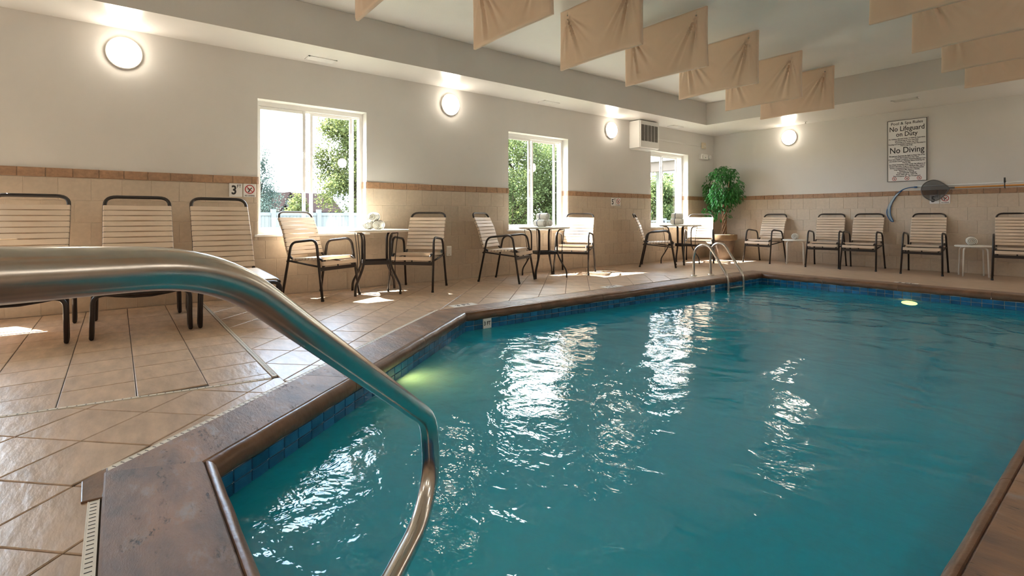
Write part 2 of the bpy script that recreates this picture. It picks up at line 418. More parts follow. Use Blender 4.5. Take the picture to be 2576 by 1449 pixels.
def subtract(u0, u1, v0, v1, holes):
    rs = [(u0, u1, v0, v1)]
    for a, b, c, d in holes:
        nr = []
        for p, q, r, s in rs:
            if q <= a or p >= b or s <= c or r >= d: nr.append((p, q, r, s)); continue
            if p < a: nr.append((p, a, r, s))
            if q > b: nr.append((b, q, r, s))
            if r < c: nr.append((max(p, a), min(q, b), r, c))
            if s > d: nr.append((max(p, a), min(q, b), d, s))
        rs = nr
    return [r for r in rs if r[1] - r[0] > .012 and r[3] - r[2] > .012]
G = .0036
def tile_wall(parent, u0, u1, rot, place, pitch, row_off, holes, trim_off):
    eu = rot.to_euler()
    for row in range(6):
        v0, v1 = row * .2, row * .2 + .2
        off = row_off + (pitch / 2 if row % 2 == 0 else 0)
        k = math.floor((u0 - off) / pitch)
        while off + k * pitch < u1:
            a, b = max(u0, off + k * pitch), min(u1, off + (k + 1) * pitch); k += 1
            if b - a < .012: continue
            for p, q, r, s in subtract(a, b, v0, v1, holes):
                o = link('tile', tile_mesh(q - p - G, s - r - G, 'wall_tile', .0045, .002), parent, place(p + G / 2, r + G / 2)); o.rotation_euler = eu
    k = math.floor((u0 - trim_off) / .179)
    while trim_off + k * .179 < u1:
        a, b = max(u0, trim_off + k * .179), min(u1, trim_off + (k + 1) * .179); k += 1
        if b - a < .012: continue
        for p, q, r, s in subtract(a, b, 1.2, ZT, holes):
            o = link('trim_tile', tile_mesh(q - p - G, s - r - G, 'trim_tile', .011), parent, place(p + G / 2, r + G / 2)); o.rotation_euler = eu
tile_wall(wall_left, -1.35, YB, ROT_A, lambda u, v: (.002, u, v), .2215, 2.695, [(a, b, WZ0, WZ1) for a, b in WINS], 2.557)
tile_wall(wall_back, 0, 5.2, ROT_B, lambda u, v: (u, YB - .002, v), .2215, .05, [], .03)
obj('plain_tile', MB().box(5.2, XR, YB - .010, YB - .002, 0, 1.2).box(5.2, XR, YB - .013, YB - .002, 1.203, ZT, 1), ['wall_tile', 'trim_tile'], wall_back)
# tiles turned into the window reveals
for a, b in WINS:
    for y, t in ((b, -.006), (a, .006)):
        lo, hi = min(y, y + t), max(y, y + t)
        for z0, z1 in ((WZ0, .8), (.8, 1.0), (1.0, 1.2)):
            obj('reveal_tile', MB().box(-.148, -.001, lo, hi, z0 + .002, z1 - .002), 'wall_tile', wall_left)
        obj('reveal_trim', MB().box(-.148, .003, lo - .0015, hi + .0015, 1.202, ZT), 'trim_tile', wall_left)

# ------------------------------------------------------------------ ceiling
XI, YI = XR - BX, YN + .75
ceiling = tag(obj('ceiling', MB().box(-TW, XR + TW, YN - TW, YB + TW, ZC, ZC + .15), 'ceiling_paint'), 'raised off-white ceiling over the pool with dropped soffits around', 'ceiling', kind='structure')
e = .0015
for (x0, x1, y0, y1) in ((0, BX, YN, YB), (XI, XR, YN, YB), (BX, XI, BY, YB), (BX, XI, YN, YI)):
    obj('soffit', MB().box(x0, x1, y0, y1, ZS + e, ZC - e).box(x0, x1, y0, y1, ZS, ZS + e, 1), ['paint', 'soffit_paint'], ceiling)

# ------------------------------------------------------------------ windows
def onA(px, X): return on_plane(px, 500, (X, 0, 0), (1, 0, 0)).y
w1a, w1b = WINS[1]
SA = onA(768, -.150) - w1a; SB0 = onA(779, -.182) - w1a; SB1 = onA(886, -.182) - w1a
wlab = ['sliding window beside the loungers at the near end of the wall', 'sliding window nearest the viewer looking out on roofs and a maple', 'middle sliding window filled with green trees', 'far sliding window by the ficus looking out on a porch']
def bar(y0, y1, z0, z1, x0, x1, nm, par, mat='vinyl'): return obj(nm, MB().box(x0, x1, y0, y1, z0, z1), mat, par, bevel=.003, seg=1)
for i, (a, b) in enumerate(WINS):
    w = tag(link('window_%d' % i, None), wlab[i], 'window', kind='structure'); w.location = (0, a, WZ0)
    W, Hh = b - a, WZ1 - WZ0; t = .038
    fr = MB().box(-.217, -.135, 0, t, 0, Hh).box(-.217, -.135, W - t, W, 0, Hh).box(-.217, -.135, t, W - t, 0, t).box(-.217, -.135, t, W - t, Hh - t - .01, Hh)
    obj('frame', fr, 'vinyl', w)
    obj('track', MB().box(-.172, -.162, t, W - t, t, t + .012).box(-.172, -.162, t, W - t, Hh - t - .03, Hh - t - .01), 'vinyl', w)
    def sash(y0, y1, x, ex=None):
        s = .034; z0, z1 = t, Hh - t - .012
        mb = MB().box(x - .014, x + .014, y0, y0 + s, z0, z1).box(x - .014, x + .014, y1 - s, y1, z0, z1).box(x - .014, x + .014, y0 + s, y1 - s, z0, z0 + s).box(x - .014, x + .014, y0 + s, y1 - s, z1 - s, z1)
        so_ = obj('sash', mb, 'vinyl', w, bevel=.003, seg=1)
        obj('pane', MB().box(x - .002, x + .002, y0 + s - .004, y1 - s + .004, z0 + s - .004, z1 - s + .004), 'glass', so_)
        return so_
    s1 = sash(t * .6, SA, -.151)
    for zz in (.42, .86):
        obj('latch', MB().box(-.139, -.125, SA - .032, SA - .014, zz, zz + .07).box(-.139, -.117, SA - .034, SA - .012, zz + .05, zz + .07), 'vinyl', s1, bevel=.004)
    sash(SB0, SB1, -.185)
    obj('screen_stile', MB().box(-.215, -.201, SB1 + .012, SB1 + .026, t, Hh - t), 'vinyl', w)
    obj('sill', MB().box(-.146, .032, -.035, W + .035, -.026, -.001), 'white_paint', w, bevel=.006)
    pl = bpy.data.lights.new('window_portal', 'AREA'); pl.shape = 'RECTANGLE'; pl.size = W; pl.size_y = Hh; pl.cycles.is_portal = True; pl.energy = 0
    po = link('window_portal', pl); po.location = (-.24, (a + b) / 2, (WZ0 + WZ1) / 2); po.rotation_euler = (0, R(-90), 0)

# ------------------------------------------------------------------ floor
COPW = .275
HOLE = offset_poly(POOL, -COPW)
OUT = [(-TW * .5, YN - .1), (XR + .1, YN - .1), (XR + .1, YB + .1), (-TW * .5, YB + .1)]
def slab(outer, hole, z):
    tris = tessellate_polygon([[Vector((x, y, 0)) for x, y in outer], [Vector((x, y, 0)) for x, y in hole]])
    P = outer + hole; m = MB()
    F = []
    for t in tris:
        a, b, c = [Vector(P[i]) for i in t]
        F.append(tuple(t) if (b - a).cross(c - a) > 0 else tuple(t)[::-1])
    return m.add([(x, y, z) for x, y in P], F)
floor = tag(obj('floor', slab(OUT, HOLE, -.006), 'floor_grout'), 'tan stone-look tiled pool deck', 'floor', kind='structure')

def clip(poly, a, b, c):     # keep a*x+b*y<=c
    out = []
    for i in range(len(poly)):
        p, q = poly[i], poly[(i + 1) % len(poly)]
        dp, dq = a * p[0] + b * p[1] - c, a * q[0] + b * q[1] - c
        if dp <= 0: out.append(p)
        if dp * dq < 0:
            t = dp / (dp - dq); out.append((p[0] + t * (q[0] - p[0]), p[1] + t * (q[1] - p[1])))
    return out
def area(p): return abs(sum(p[i][0] * p[(i + 1) % len(p)][1] - p[(i + 1) % len(p)][0] * p[i][1] for i in range(len(p)))) / 2
def inset(poly, d):
    n = len(poly)
    s = sum(poly[i][0] * poly[(i + 1) % n][1] - poly[(i + 1) % n][0] * poly[i][1] for i in range(n))
    if s > 0: poly = poly[::-1]
    P = [poly[0]]
    for q in poly[1:]:
        if math.dist(q, P[-1]) > .004: P.append(q)
    if math.dist(P[0], P[-1]) < .004: P.pop()
    if len(P) < 3: return None
    try: return offset_poly(P, d)
    except ZeroDivisionError: return None
NFT = 0
def floor_tile(poly):
    global NFT
    if len(poly) < 3 or area(poly) < .0012: return
    a = inset(poly, .0022)
    if not a or area(a) < .001: return
    b = inset(a, .003)
    if not b or len(b) != len(a): return
    if area(b) > area(a): return
    c = (sum(p[0] for p in a) / len(a), sum(p[1] for p in a) / len(a)); n = len(a)
    dz = random.uniform(-.0006, .0006)
    P = [(x - c[0], y - c[1], -.008) for x, y in a] + [(x - c[0], y - c[1], -.0022 + dz) for x, y in a] + [(x - c[0], y - c[1], dz) for x, y in b]
    F = [(i, n + i, n + (i + 1) % n, (i + 1) % n) for i in range(n)] + [(n + i, 2 * n + i, 2 * n + (i + 1) % n, n + (i + 1) % n) for i in range(n)] + [tuple(range(2 * n, 3 * n))[::-1]]
    me = MB().add(P, F).mesh('floor_tile', 'floor_tile')
    bm = bmesh.new(); bm.from_mesh(me); bmesh.ops.recalc_face_normals(bm, faces=bm.faces); bm.to_mesh(me); bm.free()
    o = link('tile', me, floor, (c[0], c[1], 0)); NFT += 1
# the drain beside the coping cut: outer edge line n.x + n.y = c
DN = Vector((2.156, 1.745)).normalized()
DC = DN.dot(Vector(POOL[0])) - COPW - .034
D1a, D1b = Vector((2.895, -.392)), Vector((3.046, .656)); d1 = (D1b - D1a).normalized(); d1n = Vector((d1.y, -d1.x)); d1c = d1n.dot(D1a)
YD2 = .665
# zone A: square to the walls, by the loungers
gx, gy, pt = 2.655, .655, .2905
for i in range(-1, 11):
    for j in range(-1, 6):
        x1, y1 = gx + pt - i * pt, gy - j * pt
        if y1 < -1.0: continue
        p = [(x1 - pt, y1 - pt), (x1, y1 - pt), (x1, y1), (x1 - pt, y1)]
        p = clip(p, d1n.x, d1n.y, d1c - .012); p = clip(p, -1, 0, -.009) if p else p; p = clip(p, 0, 1, YD2 - .014) if p else p
        if p: floor_tile(p)
# zones B and C: laid at 45 degrees
def diag_tiles(u0, v0, p, test, clips):
    q = math.sqrt(.5)
    for i in range(-30, 40):
        for j in range(-40, 40):
            us, vs_ = (u0 + i * p, u0 + (i + 1) * p), (v0 + j * p, v0 + (j + 1) * p)
            C = [((u - v) * q, (u + v) * q) for u, v in ((us[0], vs_[0]), (us[1], vs_[0]), (us[1], vs_[1]), (us[0], vs_[1]))]
            c = (sum(k[0] for k in C) / 4, sum(k[1] for k in C) / 4)
            if not test(c): continue
            P = C
            for cl in clips(c):
                if len(P) >= 3: P = clip(P, *cl)
            if len(P) >= 3: floor_tile(P)
diag_tiles(2.334, -2.487, .2875, lambda c: -1.1 < c[1] < 1.0 and 2.5 < c[0] < 4.95,
           lambda c: [(-d1n.x, -d1n.y, -d1c - .012), (0, 1, YD2 + .02)] + ([(DN.x, DN.y, DC)] if c[0] < 3.74 else [(0, 1, -.064)]))
YFAR = 6.3
diag_tiles(2.408, -.605, .2815, lambda c: .4 < c[1] < YFAR + .2 and -.2 < c[0] < 3.4,
           lambda c: [(-1, 0, -.009), (0, -1, -YD2 - .012), (0, 1, YFAR)] + ([(DN.x, DN.y, DC)] if c[1] < 2.25 else [(1, 0, 1.86)]))
# the far end of the deck and the deck out of view, where joints are too fine to tell apart
def field(name, poly): return obj(name, MB().prism(poly, -.02, 0), 'floor_tile', floor)
hb = HOLE
field('far_deck', [(.002, YFAR + .004), (1.90, YFAR + .004), (1.94, 7.93), (.002, 7.93)])
field('far_deck', [(.002, 7.934), (XR, 7.934), (XR, YB - .002), (.002, YB - .002)])
field('side_deck', [(5.95, -.15), (XR, -.15), (XR, 7.93), (5.95, 7.93)])
field('near_deck', [(.002, YN), (XR, YN), (XR, -1.25), (.002, -1.25)])
field('near_deck', [(4.8, -1.246), (XR, -1.246), (XR, -.155), (4.8, -.155)])

# deck drains: white channels with slots
def drain(p, q, w, label, pitch=.028, slot=.45, th=.0014, z=.001):
    p, q = Vector((*p, 0)), Vector((*q, 0)); e = (q - p).normalized(); nn = Vector((-e.y, e.x, 0)); Ln = (q - p).length
    t = thing('deck_drain', p, label, 'drain', kind='structure')
    c = (q - p) / 2
    obj('channel', MB().obox(c + Vector((0, 0, z - .004)), e * (Ln / 2), nn * (w / 2), Vector((0, 0, .005))), 'white_strip', t)
    m = MB(); k = pitch
    while k < Ln - pitch / 2:
        m.obox(e * k + Vector((0, 0, z + .0012)), e * th, nn * (w * slot / 2), Vector((0, 0, .0005))); k += pitch
    obj('slots', m, 'slot_dark', t)
    for s in (-1, 1): obj('edge_lip', MB().obox(c + nn * s * (w / 2 - .001) + Vector((0, 0, z)), e * (Ln / 2), nn * .0014, Vector((0, 0, .0022))), 'white_strip', t)
    return t
H0 = offset_poly(POOL, -COPW - .019)
drain((3.05 + .0, .64), (2.895 - .10, -.392 - .7), .016, 'thin slotted white drain strip crossing the deck in front of the loungers', pitch=.033, slot=.6, th=.0026)
drain((.02, YD2), (3.02, YD2), .022, 'slotted white drain strip running from the wall past the third lounger', pitch=.016, slot=.6)
ea, eb = Vector(H0[0]), Vector(H0[1]); ee = (eb - ea).normalized()
drain(tuple(ea + ee * .03), tuple(eb), .028, 'white slotted drain along the angled coping edge', pitch=.030, slot=.55)
drain(H0[1], (H0[2][0] - .03, 5.9), .024, 'white slotted drain along the window side of the pool', pitch=.02, slot=.6)
drain((H0[0][0] + .19, H0[0][1]), (5.0, H0[0][1]), .028, 'white slotted drain beside the coping at the near end', pitch=.0215, slot=.55)

# ------------------------------------------------------------------ pool
pool = tag(link('swimming_pool', None), 'indoor pool with brown stone coping and blue waterline tiles', 'pool', kind='structure'); pool.location = (0, 0, 0)
TL = offset_poly(POOL, .020)
rings = {d: offset_poly(POOL, d) for d in (-COPW, -.006, 0.0, .004, .030, .052, .062, .060, .050, .043)}
def coping_piece(i, s0, s1, prof, nm, mat, smooth):
    n = len(POOL); P = []
    for d, z in prof:
        r = rings[d] if d in rings else offset_poly(POOL, d)
        a, b = Vector(r[i]), Vector(r[(i + 1) % n])
        A, B = (a if s0 == 0 else None), (b if s1 == 1 else None)
        g0, g1 = Vector(POOL[i]), Vector(POOL[(i + 1) % n]); e = (g1 - g0).normalized(); nn = Vector((e.y, -e.x)); LL = (g1 - g0).length
        if A is None: A = g0 + e * (s0 * LL + .0015) + nn * d
        if B is None: B = g0 + e * (s1 * LL - .0015) + nn * d
        P.append((A, B, z))
    m = MB(); c = (P[0][0] + P[0][1]) / 2
    K = 9 if mat == 'bullnose' else 2
    V = []; k = len(P)
    for (A, B, z) in P:
        for j in range(K):
            t = j / (K - 1); q = A.lerp(B, t)
            w = 0
            if mat == 'bullnose' and 0 < j < K - 1: w = .0035 * math.sin(j * 2.4 + i * 1.7 + s0 * 9)
            V.append((q.x - c.x, q.y - c.y, z + w * (1 if z < .012 else .3)))
    F = []
    for r_ in range(k - 1):
        for j in range(K - 1): F.append((r_ * K + j, r_ * K + j + 1, (r_ + 1) * K + j + 1, (r_ + 1) * K + j))
    F.append(tuple(r_ * K for r_ in range(k))); F.append(tuple(r_ * K + K - 1 for r_ in range(k))[::-1])
    m.add(V, F); me = m.mesh(nm, mat)
    bm = bmesh.new(); bm.from_mesh(me); bmesh.ops.recalc_face_normals(bm, faces=bm.faces); bm.to_mesh(me); bm.free()
    o = link(nm, me, pool, (c.x, c.y, 0))
    if smooth: smooth_angle(o, 50)
FLATP = [(-COPW, -.05), (-COPW, .004), (-.268, .010), (-.13, .013), (-.010, ZCOP), (-.004, .008), (-.004, -.05)]
BULLP = [(-.003, -.05), (-.003, .008), (.000, .0135), (.008, .0135), (.020, .008), (.029, -.003), (.034, -.018), (.035, -.034), (.032, -.050), (.024, -.060), (.014, -.062), (.008, -.05)]
for i in range(len(POOL)):
    LL = math.dist(POOL[i], POOL[(i + 1) % len(POOL)]); n = max(1, round(LL / .95))
    for k in range(n):
        coping_piece(i, k / n, (k + 1) / n, FLATP, 'coping_stone', 'coping', False)
        coping_piece(i, k / n, (k + 1) / n, BULLP, 'coping_nose', 'bullnose', True)
# corner infill slab where the coping meets the drains
obj('corner_mortar', MB().prism([(H0[0][0] - .035, H0[0][1] + .03), (H0[0][0] + .03, H0[0][1] - .035), (H0[0][0] + .185, H0[0][1] - .03), (H0[0][0] + .19, H0[0][1] + .022), (H0[0][0] + .02, H0[0][1] + .03)], -.02, .006), 'bullnose', pool, bevel=.003)
# shell
nP = len(TL); TI = offset_poly(POOL, .013); DEPTH = -1.25
m = MB().add([(x, y, -.055) for x, y in TI] + [(x, y, DEPTH) for x, y in TI], [(i, (i + 1) % nP, nP + (i + 1) % nP, nP + i) for i in range(nP)] + [tuple(range(nP, 2 * nP))])
shell = obj('pool_shell', m, 'plaster', pool)
m = MB().add([(x, y, -.055) for x, y in offset_poly(POOL, .0165)] + [(x, y, -.165) for x, y in offset_poly(POOL, .0165)], [(i, (i + 1) % nP, nP + (i + 1) % nP, nP + i) for i in range(nP)])
obj('tile_bed', m, 'pool_grout', pool)
# waterline tiles, two courses on the sides in view
TG = .0055
def pool_tiles(i, pitch=.0915, skip=()):
    a, b = Vector(TL[i]), Vector(TL[(i + 1) % nP]); e = (b - a).normalized(); nn = Vector((e.y, -e.x)); LL = (b - a).length
    rot = Matrix(((e.x, 0, nn.x), (e.y, 0, nn.y), (0, 1, 0)))    # local x = along the side, y = up, z = into the pool
    k = 0
    n = round(LL / pitch); pitch = LL / n; st = 0.0
    for k in range(n):
        if k in skip: continue
        for r_ in range(2):
            p = a + e * (st + k * pitch + TG / 2) - nn * .0035
            o = link('waterline_tile', tile_mesh(pitch - TG, .047 - TG * .8, 'pool_tile', .0075, .002), pool, (p.x, p.y, -.0605 - .047 * (r_ + 1)))
            o.rotation_euler = rot.to_euler()
    return a, e, nn, rot, st
pool_tiles(0)
a1, e1, n1, rot1, st1 = pool_tiles(1, skip=(2, 42))
pool_tiles(2)
for i in (3, 4, 5):
    a, b = Vector(TL[i]), Vector(TL[(i + 1) % nP])
    m = MB().add([(a.x, a.y, -.06), (b.x, b.y, -.06), (b.x, b.y, -.155), (a.x, a.y, -.155)], [(0, 1, 2, 3)])
    obj('tile_band', m, 'pool_tile', pool)
# pool lamps below the waterline
def pool_lamp(c, nn, mat='pool_lamp_glow'):
    nn = Vector(nn).normalized(); s = nn.cross(Vector((0, 0, 1)))
    q = nn.to_track_quat('Z', 'Y').to_matrix().to_euler()
    lt = thing('pool_lamp', c, '', 'lamp', 'underwater pool lamps'); lt.rotation_euler = q
    obj('lens', MB().lathe([(.055, .012), (.05, .018), (.0, .02)], 20), mat, lt, True)
    obj('ring', MB().lathe([(.085, 0), (.085, .012), (.06, .016), (.054, .012)], 20), 'steel', lt, True)
    return lt
p = Vector(TI[0]).lerp(Vector(TI[1]), .40); ed = (Vector(TI[1]) - Vector(TI[0])).normalized()
p = on_plane(1005, 1000, (TI[0][0], TI[0][1], 0), (ed.y, -ed.x, 0)); print('LAMP', p)
tag(pool_lamp((p.x, p.y, p.z), (ed.y, -ed.x, 0)), 'glowing underwater lamp in the angled pool side below the near rail', 'lamp')
fl = pool_lamp((4.06, TI[2][1] - .002, -.195), (0, -1, 0), 'pool_lamp_dim'); fl.scale = (1.5, .45, 1)
tag(fl, 'glowing underwater lamp in the far pool side under the chairs', 'lamp')

# water
xs = [p_[0] for p_ in TI]
m = MB().add([(x, y, ZW) for x, y in offset_poly(POOL, .0145)], [tuple(range(nP))[::-1]])
tag(obj('pool_water', m, 'water'), 'rippled turquoise water filling the pool', 'water', kind='stuff')


# ------------------------------------------------------------------ wall lights
def sconce(loc, rot, label, grp='round wall sconces', glow='sconce_glow'):
    t = thing('wall_sconce', loc, label, 'wall light', grp); t.rotation_euler = rot
    # local z points into the room; the photograph shows them slightly taller than wide
    obj('backplate', MB().lathe([(.139, 0), (.139, .022), (.130, .026)], 32, sy=1.06), 'white_plastic', t, True)
    obj('shade', MB().lathe([(.130, .024), (.127, .045), (.112, .066), (.080, .083), (.040, .091), (.0, .093)], 32, sy=1.06), glow, t, True)
for y, lb in ((.052, 'glowing round wall sconce above the loungers, largest in view'), (3.56, 'glowing round wall sconce between the first and second windows'), (6.823, 'glowing round wall sconce beside the wall heater')):
    sconce((0, y, 2.375), ROT_A.to_euler(), lb)
sconce((1.572, YB, 2.375), ROT_B.to_euler(), 'glowing round wall sconce on the end wall, left of the rules sign')
ROT_C = Matrix(((0, 0, -1), (-1, 0, 0), (0, 1, 0))); ROT_D = Matrix(((-1, 0, 0), (0, 0, 1), (0, 1, 0)))
OD_ = ['first', 'second', 'third', 'fourth', 'fifth']  # the sconces below are added out of view to help light the room
for k, y in enumerate((-1.6, .6, 2.8, 5.0, 7.2)): sconce((XR, y, 2.375), ROT_C.to_euler(), OD_[k] + ' added unseen fill sconce from the near end of the wall opposite the windows', glow='sconce_fill')
for k, x in enumerate((1.5, 4.0, 6.4)): sconce((x, YN, 2.375), ROT_D.to_euler(), OD_[k] + ' added fill sconce from the window wall, unseen behind the viewer', glow='sconce_fill')
for k, x in enumerate((5.6, 7.2)): sconce((x, YB, 2.375), ROT_B.to_euler(), OD_[k] + ' added unseen fill sconce on the end wall past the right edge of view', glow='sconce_fill')

# ------------------------------------------------------------------ strap furniture
def strap_mesh(Lh, hw=.0212, ht=.015):
    st = [(-Lh, .7 * ht, .93), (-Lh + .006, ht, 1.0), (-Lh * .55, ht, .95), (0, ht, .84), (Lh * .55, ht, .95), (Lh - .006, ht, 1.0), (Lh, .7 * ht, .93)]
    m = MB(); V = []; F = []
    for y, t, w in st: V += [(-hw * w, y, -t), (hw * w, y, -t), (hw * w, y, t), (-hw * w, y, t)]
    for i in range(len(st) - 1):
        for k in range(4): F.append((i * 4 + k, i * 4 + (k + 1) % 4, i * 4 + 4 + (k + 1) % 4, i * 4 + 4 + k))
    F += [(3, 2, 1, 0), tuple(len(V) - 4 + k for k in range(4))]
    m.add(V, F); me = m.mesh('strap', 'strap')
    bm = bmesh.new(); bm.from_mesh(me); bmesh.ops.recalc_face_normals(bm, faces=bm.faces); bm.to_mesh(me); bm.free()
    return me
def along(path, step, start, end):
    path = [Vector(p) for p in path]; out = []; acc = 0
    d = [0]
    for i in range(1, len(path)): d.append(d[-1] + (path[i] - path[i - 1]).length)
    s = start
    while s <= d[-1] - end + 1e-6:
        i = max(k for k in range(len(d) - 1) if d[k] <= s + 1e-9)
        t = (s - d[i]) / (d[i + 1] - d[i]); p = path[i].lerp(path[i + 1], t); e = (path[i + 1] - path[i]).normalized()
        out.append((p, e)); s += step
    return out
def put_straps(root, me, items):
    for p, e in items:
        o = link('strap', me, root, p); o.rotation_euler = (0, -math.atan2(e.z, e.x), 0)
CH_STRAP = strap_mesh(.236)
def make_chair():
    t = link('armchair', None); t.empty_display_size = .1
    for s in (-1, 1):
        path = fillet([(-.292, s * .262, 0), (-.172, s * .245, .585), (.185, s * .245, .622), (.292, s * .262, 0)], [0, .075, .085, 0], 6)
        obj('side_frame', MB().tube(path, .0135, 8), 'bronze', t, True)
        for x, y in ((-.292, s * .262), (.292, s * .262)): obj('foot_cap', MB().lathe([(.0155, 0), (.0155, .022), (.0145, .024)], 8, (x, y, 0)), 'black_rubber', t)
    sp = [(.262, 0, .345), (.262, 0, .395), (.225, 0, .425), (-.17, 0, .405), (-.225, 0, .435), (-.262, 0, .52), (-.315, 0, .70), (-.415, 0, .905)]
    L_ = [(x, -.222, z) for x, _, z in sp]; Rr = [(x, .222, z) for x, _, z in sp][::-1]
    loop = fillet(L_ + Rr, [0, .03, .04, .05, .06, .1, .15, .085, .085, .15, .1, .06, .05, .04, .03, 0], 5)
    obj('seat_back_frame', MB().tube(loop, .0125, 8), 'bronze', t, True)
    put_straps(t, CH_STRAP, along([(-.240, 0, .468), (-.262, 0, .52), (-.315, 0, .70), (-.39, 0, .853)], .0475, .0, .0))
    put_straps(t, CH_STRAP, along([(-.165, 0, .405), (.215, 0, .424)], .0475, .02, .0))
    put_straps(t, CH_STRAP, [(Vector((.262, 0, .377)), Vector((.12, 0, -1)))])
    obj('front_rail', MB().box(.226, .246, -.245, .245, .300, .338), 'bronze', t, bevel=.004)
    obj('rear_rail', MB().tube([(-.232, -.25, .385), (-.232, .25, .385)], .011, 8), 'bronze', t, True)
    for s in (-1, 1): obj('side_rail', MB().tube([(-.228, s * .246, .392), (.235, s * .246, .345)], .010, 8), 'bronze', t, True)
    for s in (-1, 0, 1): obj('bumper', MB().lathe([(.008, 0), (.009, .022), (.006, .03)], 8, (.236, s * .205, .336)), 'black_rubber', t)
    return t
chair0 = make_chair(); chair_used = [False]
def chair(x, y, ang, label, group, sx=1.0, sy=1.0):
    c = copy_tree(chair0) if chair_used[0] else chair0
    chair_used[0] = True
    c.location = (x, y, 0); c.rotation_euler = (0, 0, R(ang)); c.scale = (sx, sy, 1)
    tag(c, label, 'chair', group)
GT = 'strap armchairs at the window tables'; GB = 'strap armchairs along the end wall'
chair(.38, 1.735, 26, 'strap armchair left of the nearest round table, its back to the first window', GT)
chair(.50, 2.83, -46, 'strap armchair right of the nearest round table, under the outlet plate', GT)
chair(.55, 4.12, 28, 'strap armchair left of the middle round table', GT)
chair(.42, 5.53, -57, 'strap armchair right of the middle round table, sun on its seat', GT)
chair(.58, 7.40, 34, 'strap armchair seen side-on at the far round table', GT)
chair(.52, 8.78, -62, 'sunlit strap armchair between the far round table and the ficus', GT)
chair(1.335, 9.66, -90, 'strap armchair on the end wall nearest the ficus pot', GB, 1.12, .95)
chair(2.40, 9.63, -80, 'strap armchair just right of the small white table with the farther towel', GB, 1.2, .92)
chair(2.94, 9.64, -84, 'strap armchair overlapping its left neighbour, below the rules sign', GB, 1.2, .92)
chair(3.745, 9.65, -84, 'strap armchair directly below the dark skimmer net', GB, 1.2, .92)
chair(4.74, 9.66, -82, 'strap armchair cut off by the right edge of the view', GB, 1.2, .92)

LO_STRAP = strap_mesh(.262, .0245, .016); LO_STRAP_B = strap_mesh(.247, .0242, .016)
def make_lounger():
    t = link('sun_lounger', None); t.empty_display_size = .1
    hw = .272
    for s in (-1, 1): obj('seat_rail', MB().tube(fillet([(.47, s * hw, .30), (.60, s * hw, .335), (1.30, s * hw, .312), (1.425, s * hw, .300)], [0, .06, .1, 0], 5), .0145, 8), 'bronze', t, True)
    bk = [(.62, -.235, .345), (.47, -.235, .62), (.22, -.235, .985), (.22, .235, .985), (.47, .235, .62), (.62, .235, .345)]
    obj('back_frame', MB().tube(fillet(bk, [0, .1, .085, .085, .1, 0], 6), .0145, 8), 'bronze', t, True)
    for x0, x1 in ((1.43, 1.33), (.60, .50)):
        q = hw + .010
        obj('cross_leg', MB().tube(fillet([(x0, -q - .006, .014), (x0, -q, .300), (x0, q, .300), (x0, q + .006, .014)], [0, .065, .065, 0], 7), .0145, 8), 'bronze', t, True)
        for s in (-1, 1):
            lp = fillet([(x0, s * (q + .006), .016), (x0 - .012, s * (q + .006), .0135), (x1, s * (q + .006), .0135), (x1, s * q, .285), (x1 + .005, s * hw * .96, .315)], [0, .02, .045, .04, 0], 5)
            obj('leg_loop', MB().tube(lp, .0135, 8), 'bronze', t, True)
        obj('bowed_bar', MB().tube([(x1, -hw, .296), (x1, -hw * .6, .276), (x1, -hw * .2, .262), (x1, hw * .2, .262), (x1, hw * .6, .276), (x1, hw, .296)], .0115, 8), 'bronze', t, True)
    put_straps(t, LO_STRAP_B, along([(.60, 0, .385), (.47, 0, .62), (.265, 0, .92)], .0535, 0, 0))
    put_straps(t, LO_STRAP, along([(.68, 0, .338), (1.30, 0, .318), (1.385, 0, .312)], .0535, 0, .0))
    return t
lg0 = make_lounger()
for i, (yc, lb) in enumerate(((-.555, 'strap sun lounger cut off by the left edge of the view'), (.150, 'strap sun lounger between the two other loungers'), (.790, 'strap sun lounger nearest the first window, under the depth markers'))):
    o = lg0 if i == 0 else copy_tree(lg0)
    o.location = (0, yc, 0); tag(o, lb, 'sun lounger', 'strap sun loungers against the wall')
    if i == 0: o.scale = (1, 1, 1.045)

# ------------------------------------------------------------------ round tables
def make_table():
    t = link('round_table', None); t.empty_display_size = .1
    obj('table_top', MB().lathe([(.0, .685), (.35, .685), (.368, .692), (.370, .704), (.364, .710), (.0, .711)], 40), 'table_top', t, True)
    smooth_angle(t.children[0], 30)
    for k in range(4):
        g = k * math.pi / 2; ca, sa = math.cos(g), math.sin(g)
        P = lambda r, z: (r * ca, r * sa, z)
        path = fillet([P(.295, .682), P(.215, .670), P(.195, .60), P(.195, .33), P(.285, .175), P(.335, .10), P(.338, 0)], [0, .05, .09, .12, .05, .09, 0], 5)
        obj('leg', MB().tube(path, .0165, 8, flat=(.62, 1.0) if abs(sa) < .5 else (.62, 1.0)), 'bronze', t, True)
        rod = fillet([P(.305, .684), P(.280, .52), P(.262, .35), P(.268, .205)], .1, 4)
        obj('rod', MB().tube(rod, .0045, 6), 'bronze', t, True)
    sh = MB(); q = .138
    c45 = [(.197 * math.cos(a), .197 * math.sin(a)) for a in (0, math.pi / 2, math.pi, 1.5 * math.pi)]
    sh.prism(c45, .325, .333)
    for k in range(4):
        a, b = Vector((*c45[k], 0)), Vector((*c45[(k + 1) % 4], 0)); e_ = (b - a); c_ = (a + b) / 2; n_ = Vector((e_.y, -e_.x, 0)).normalized()
        sh.obox(c_ + Vector((0, 0, .345)), e_ * .5, n_ * .005, Vector((0, 0, .021)))
    obj('shelf', sh, 'bronze', t)
    return t
tb0 = make_table()
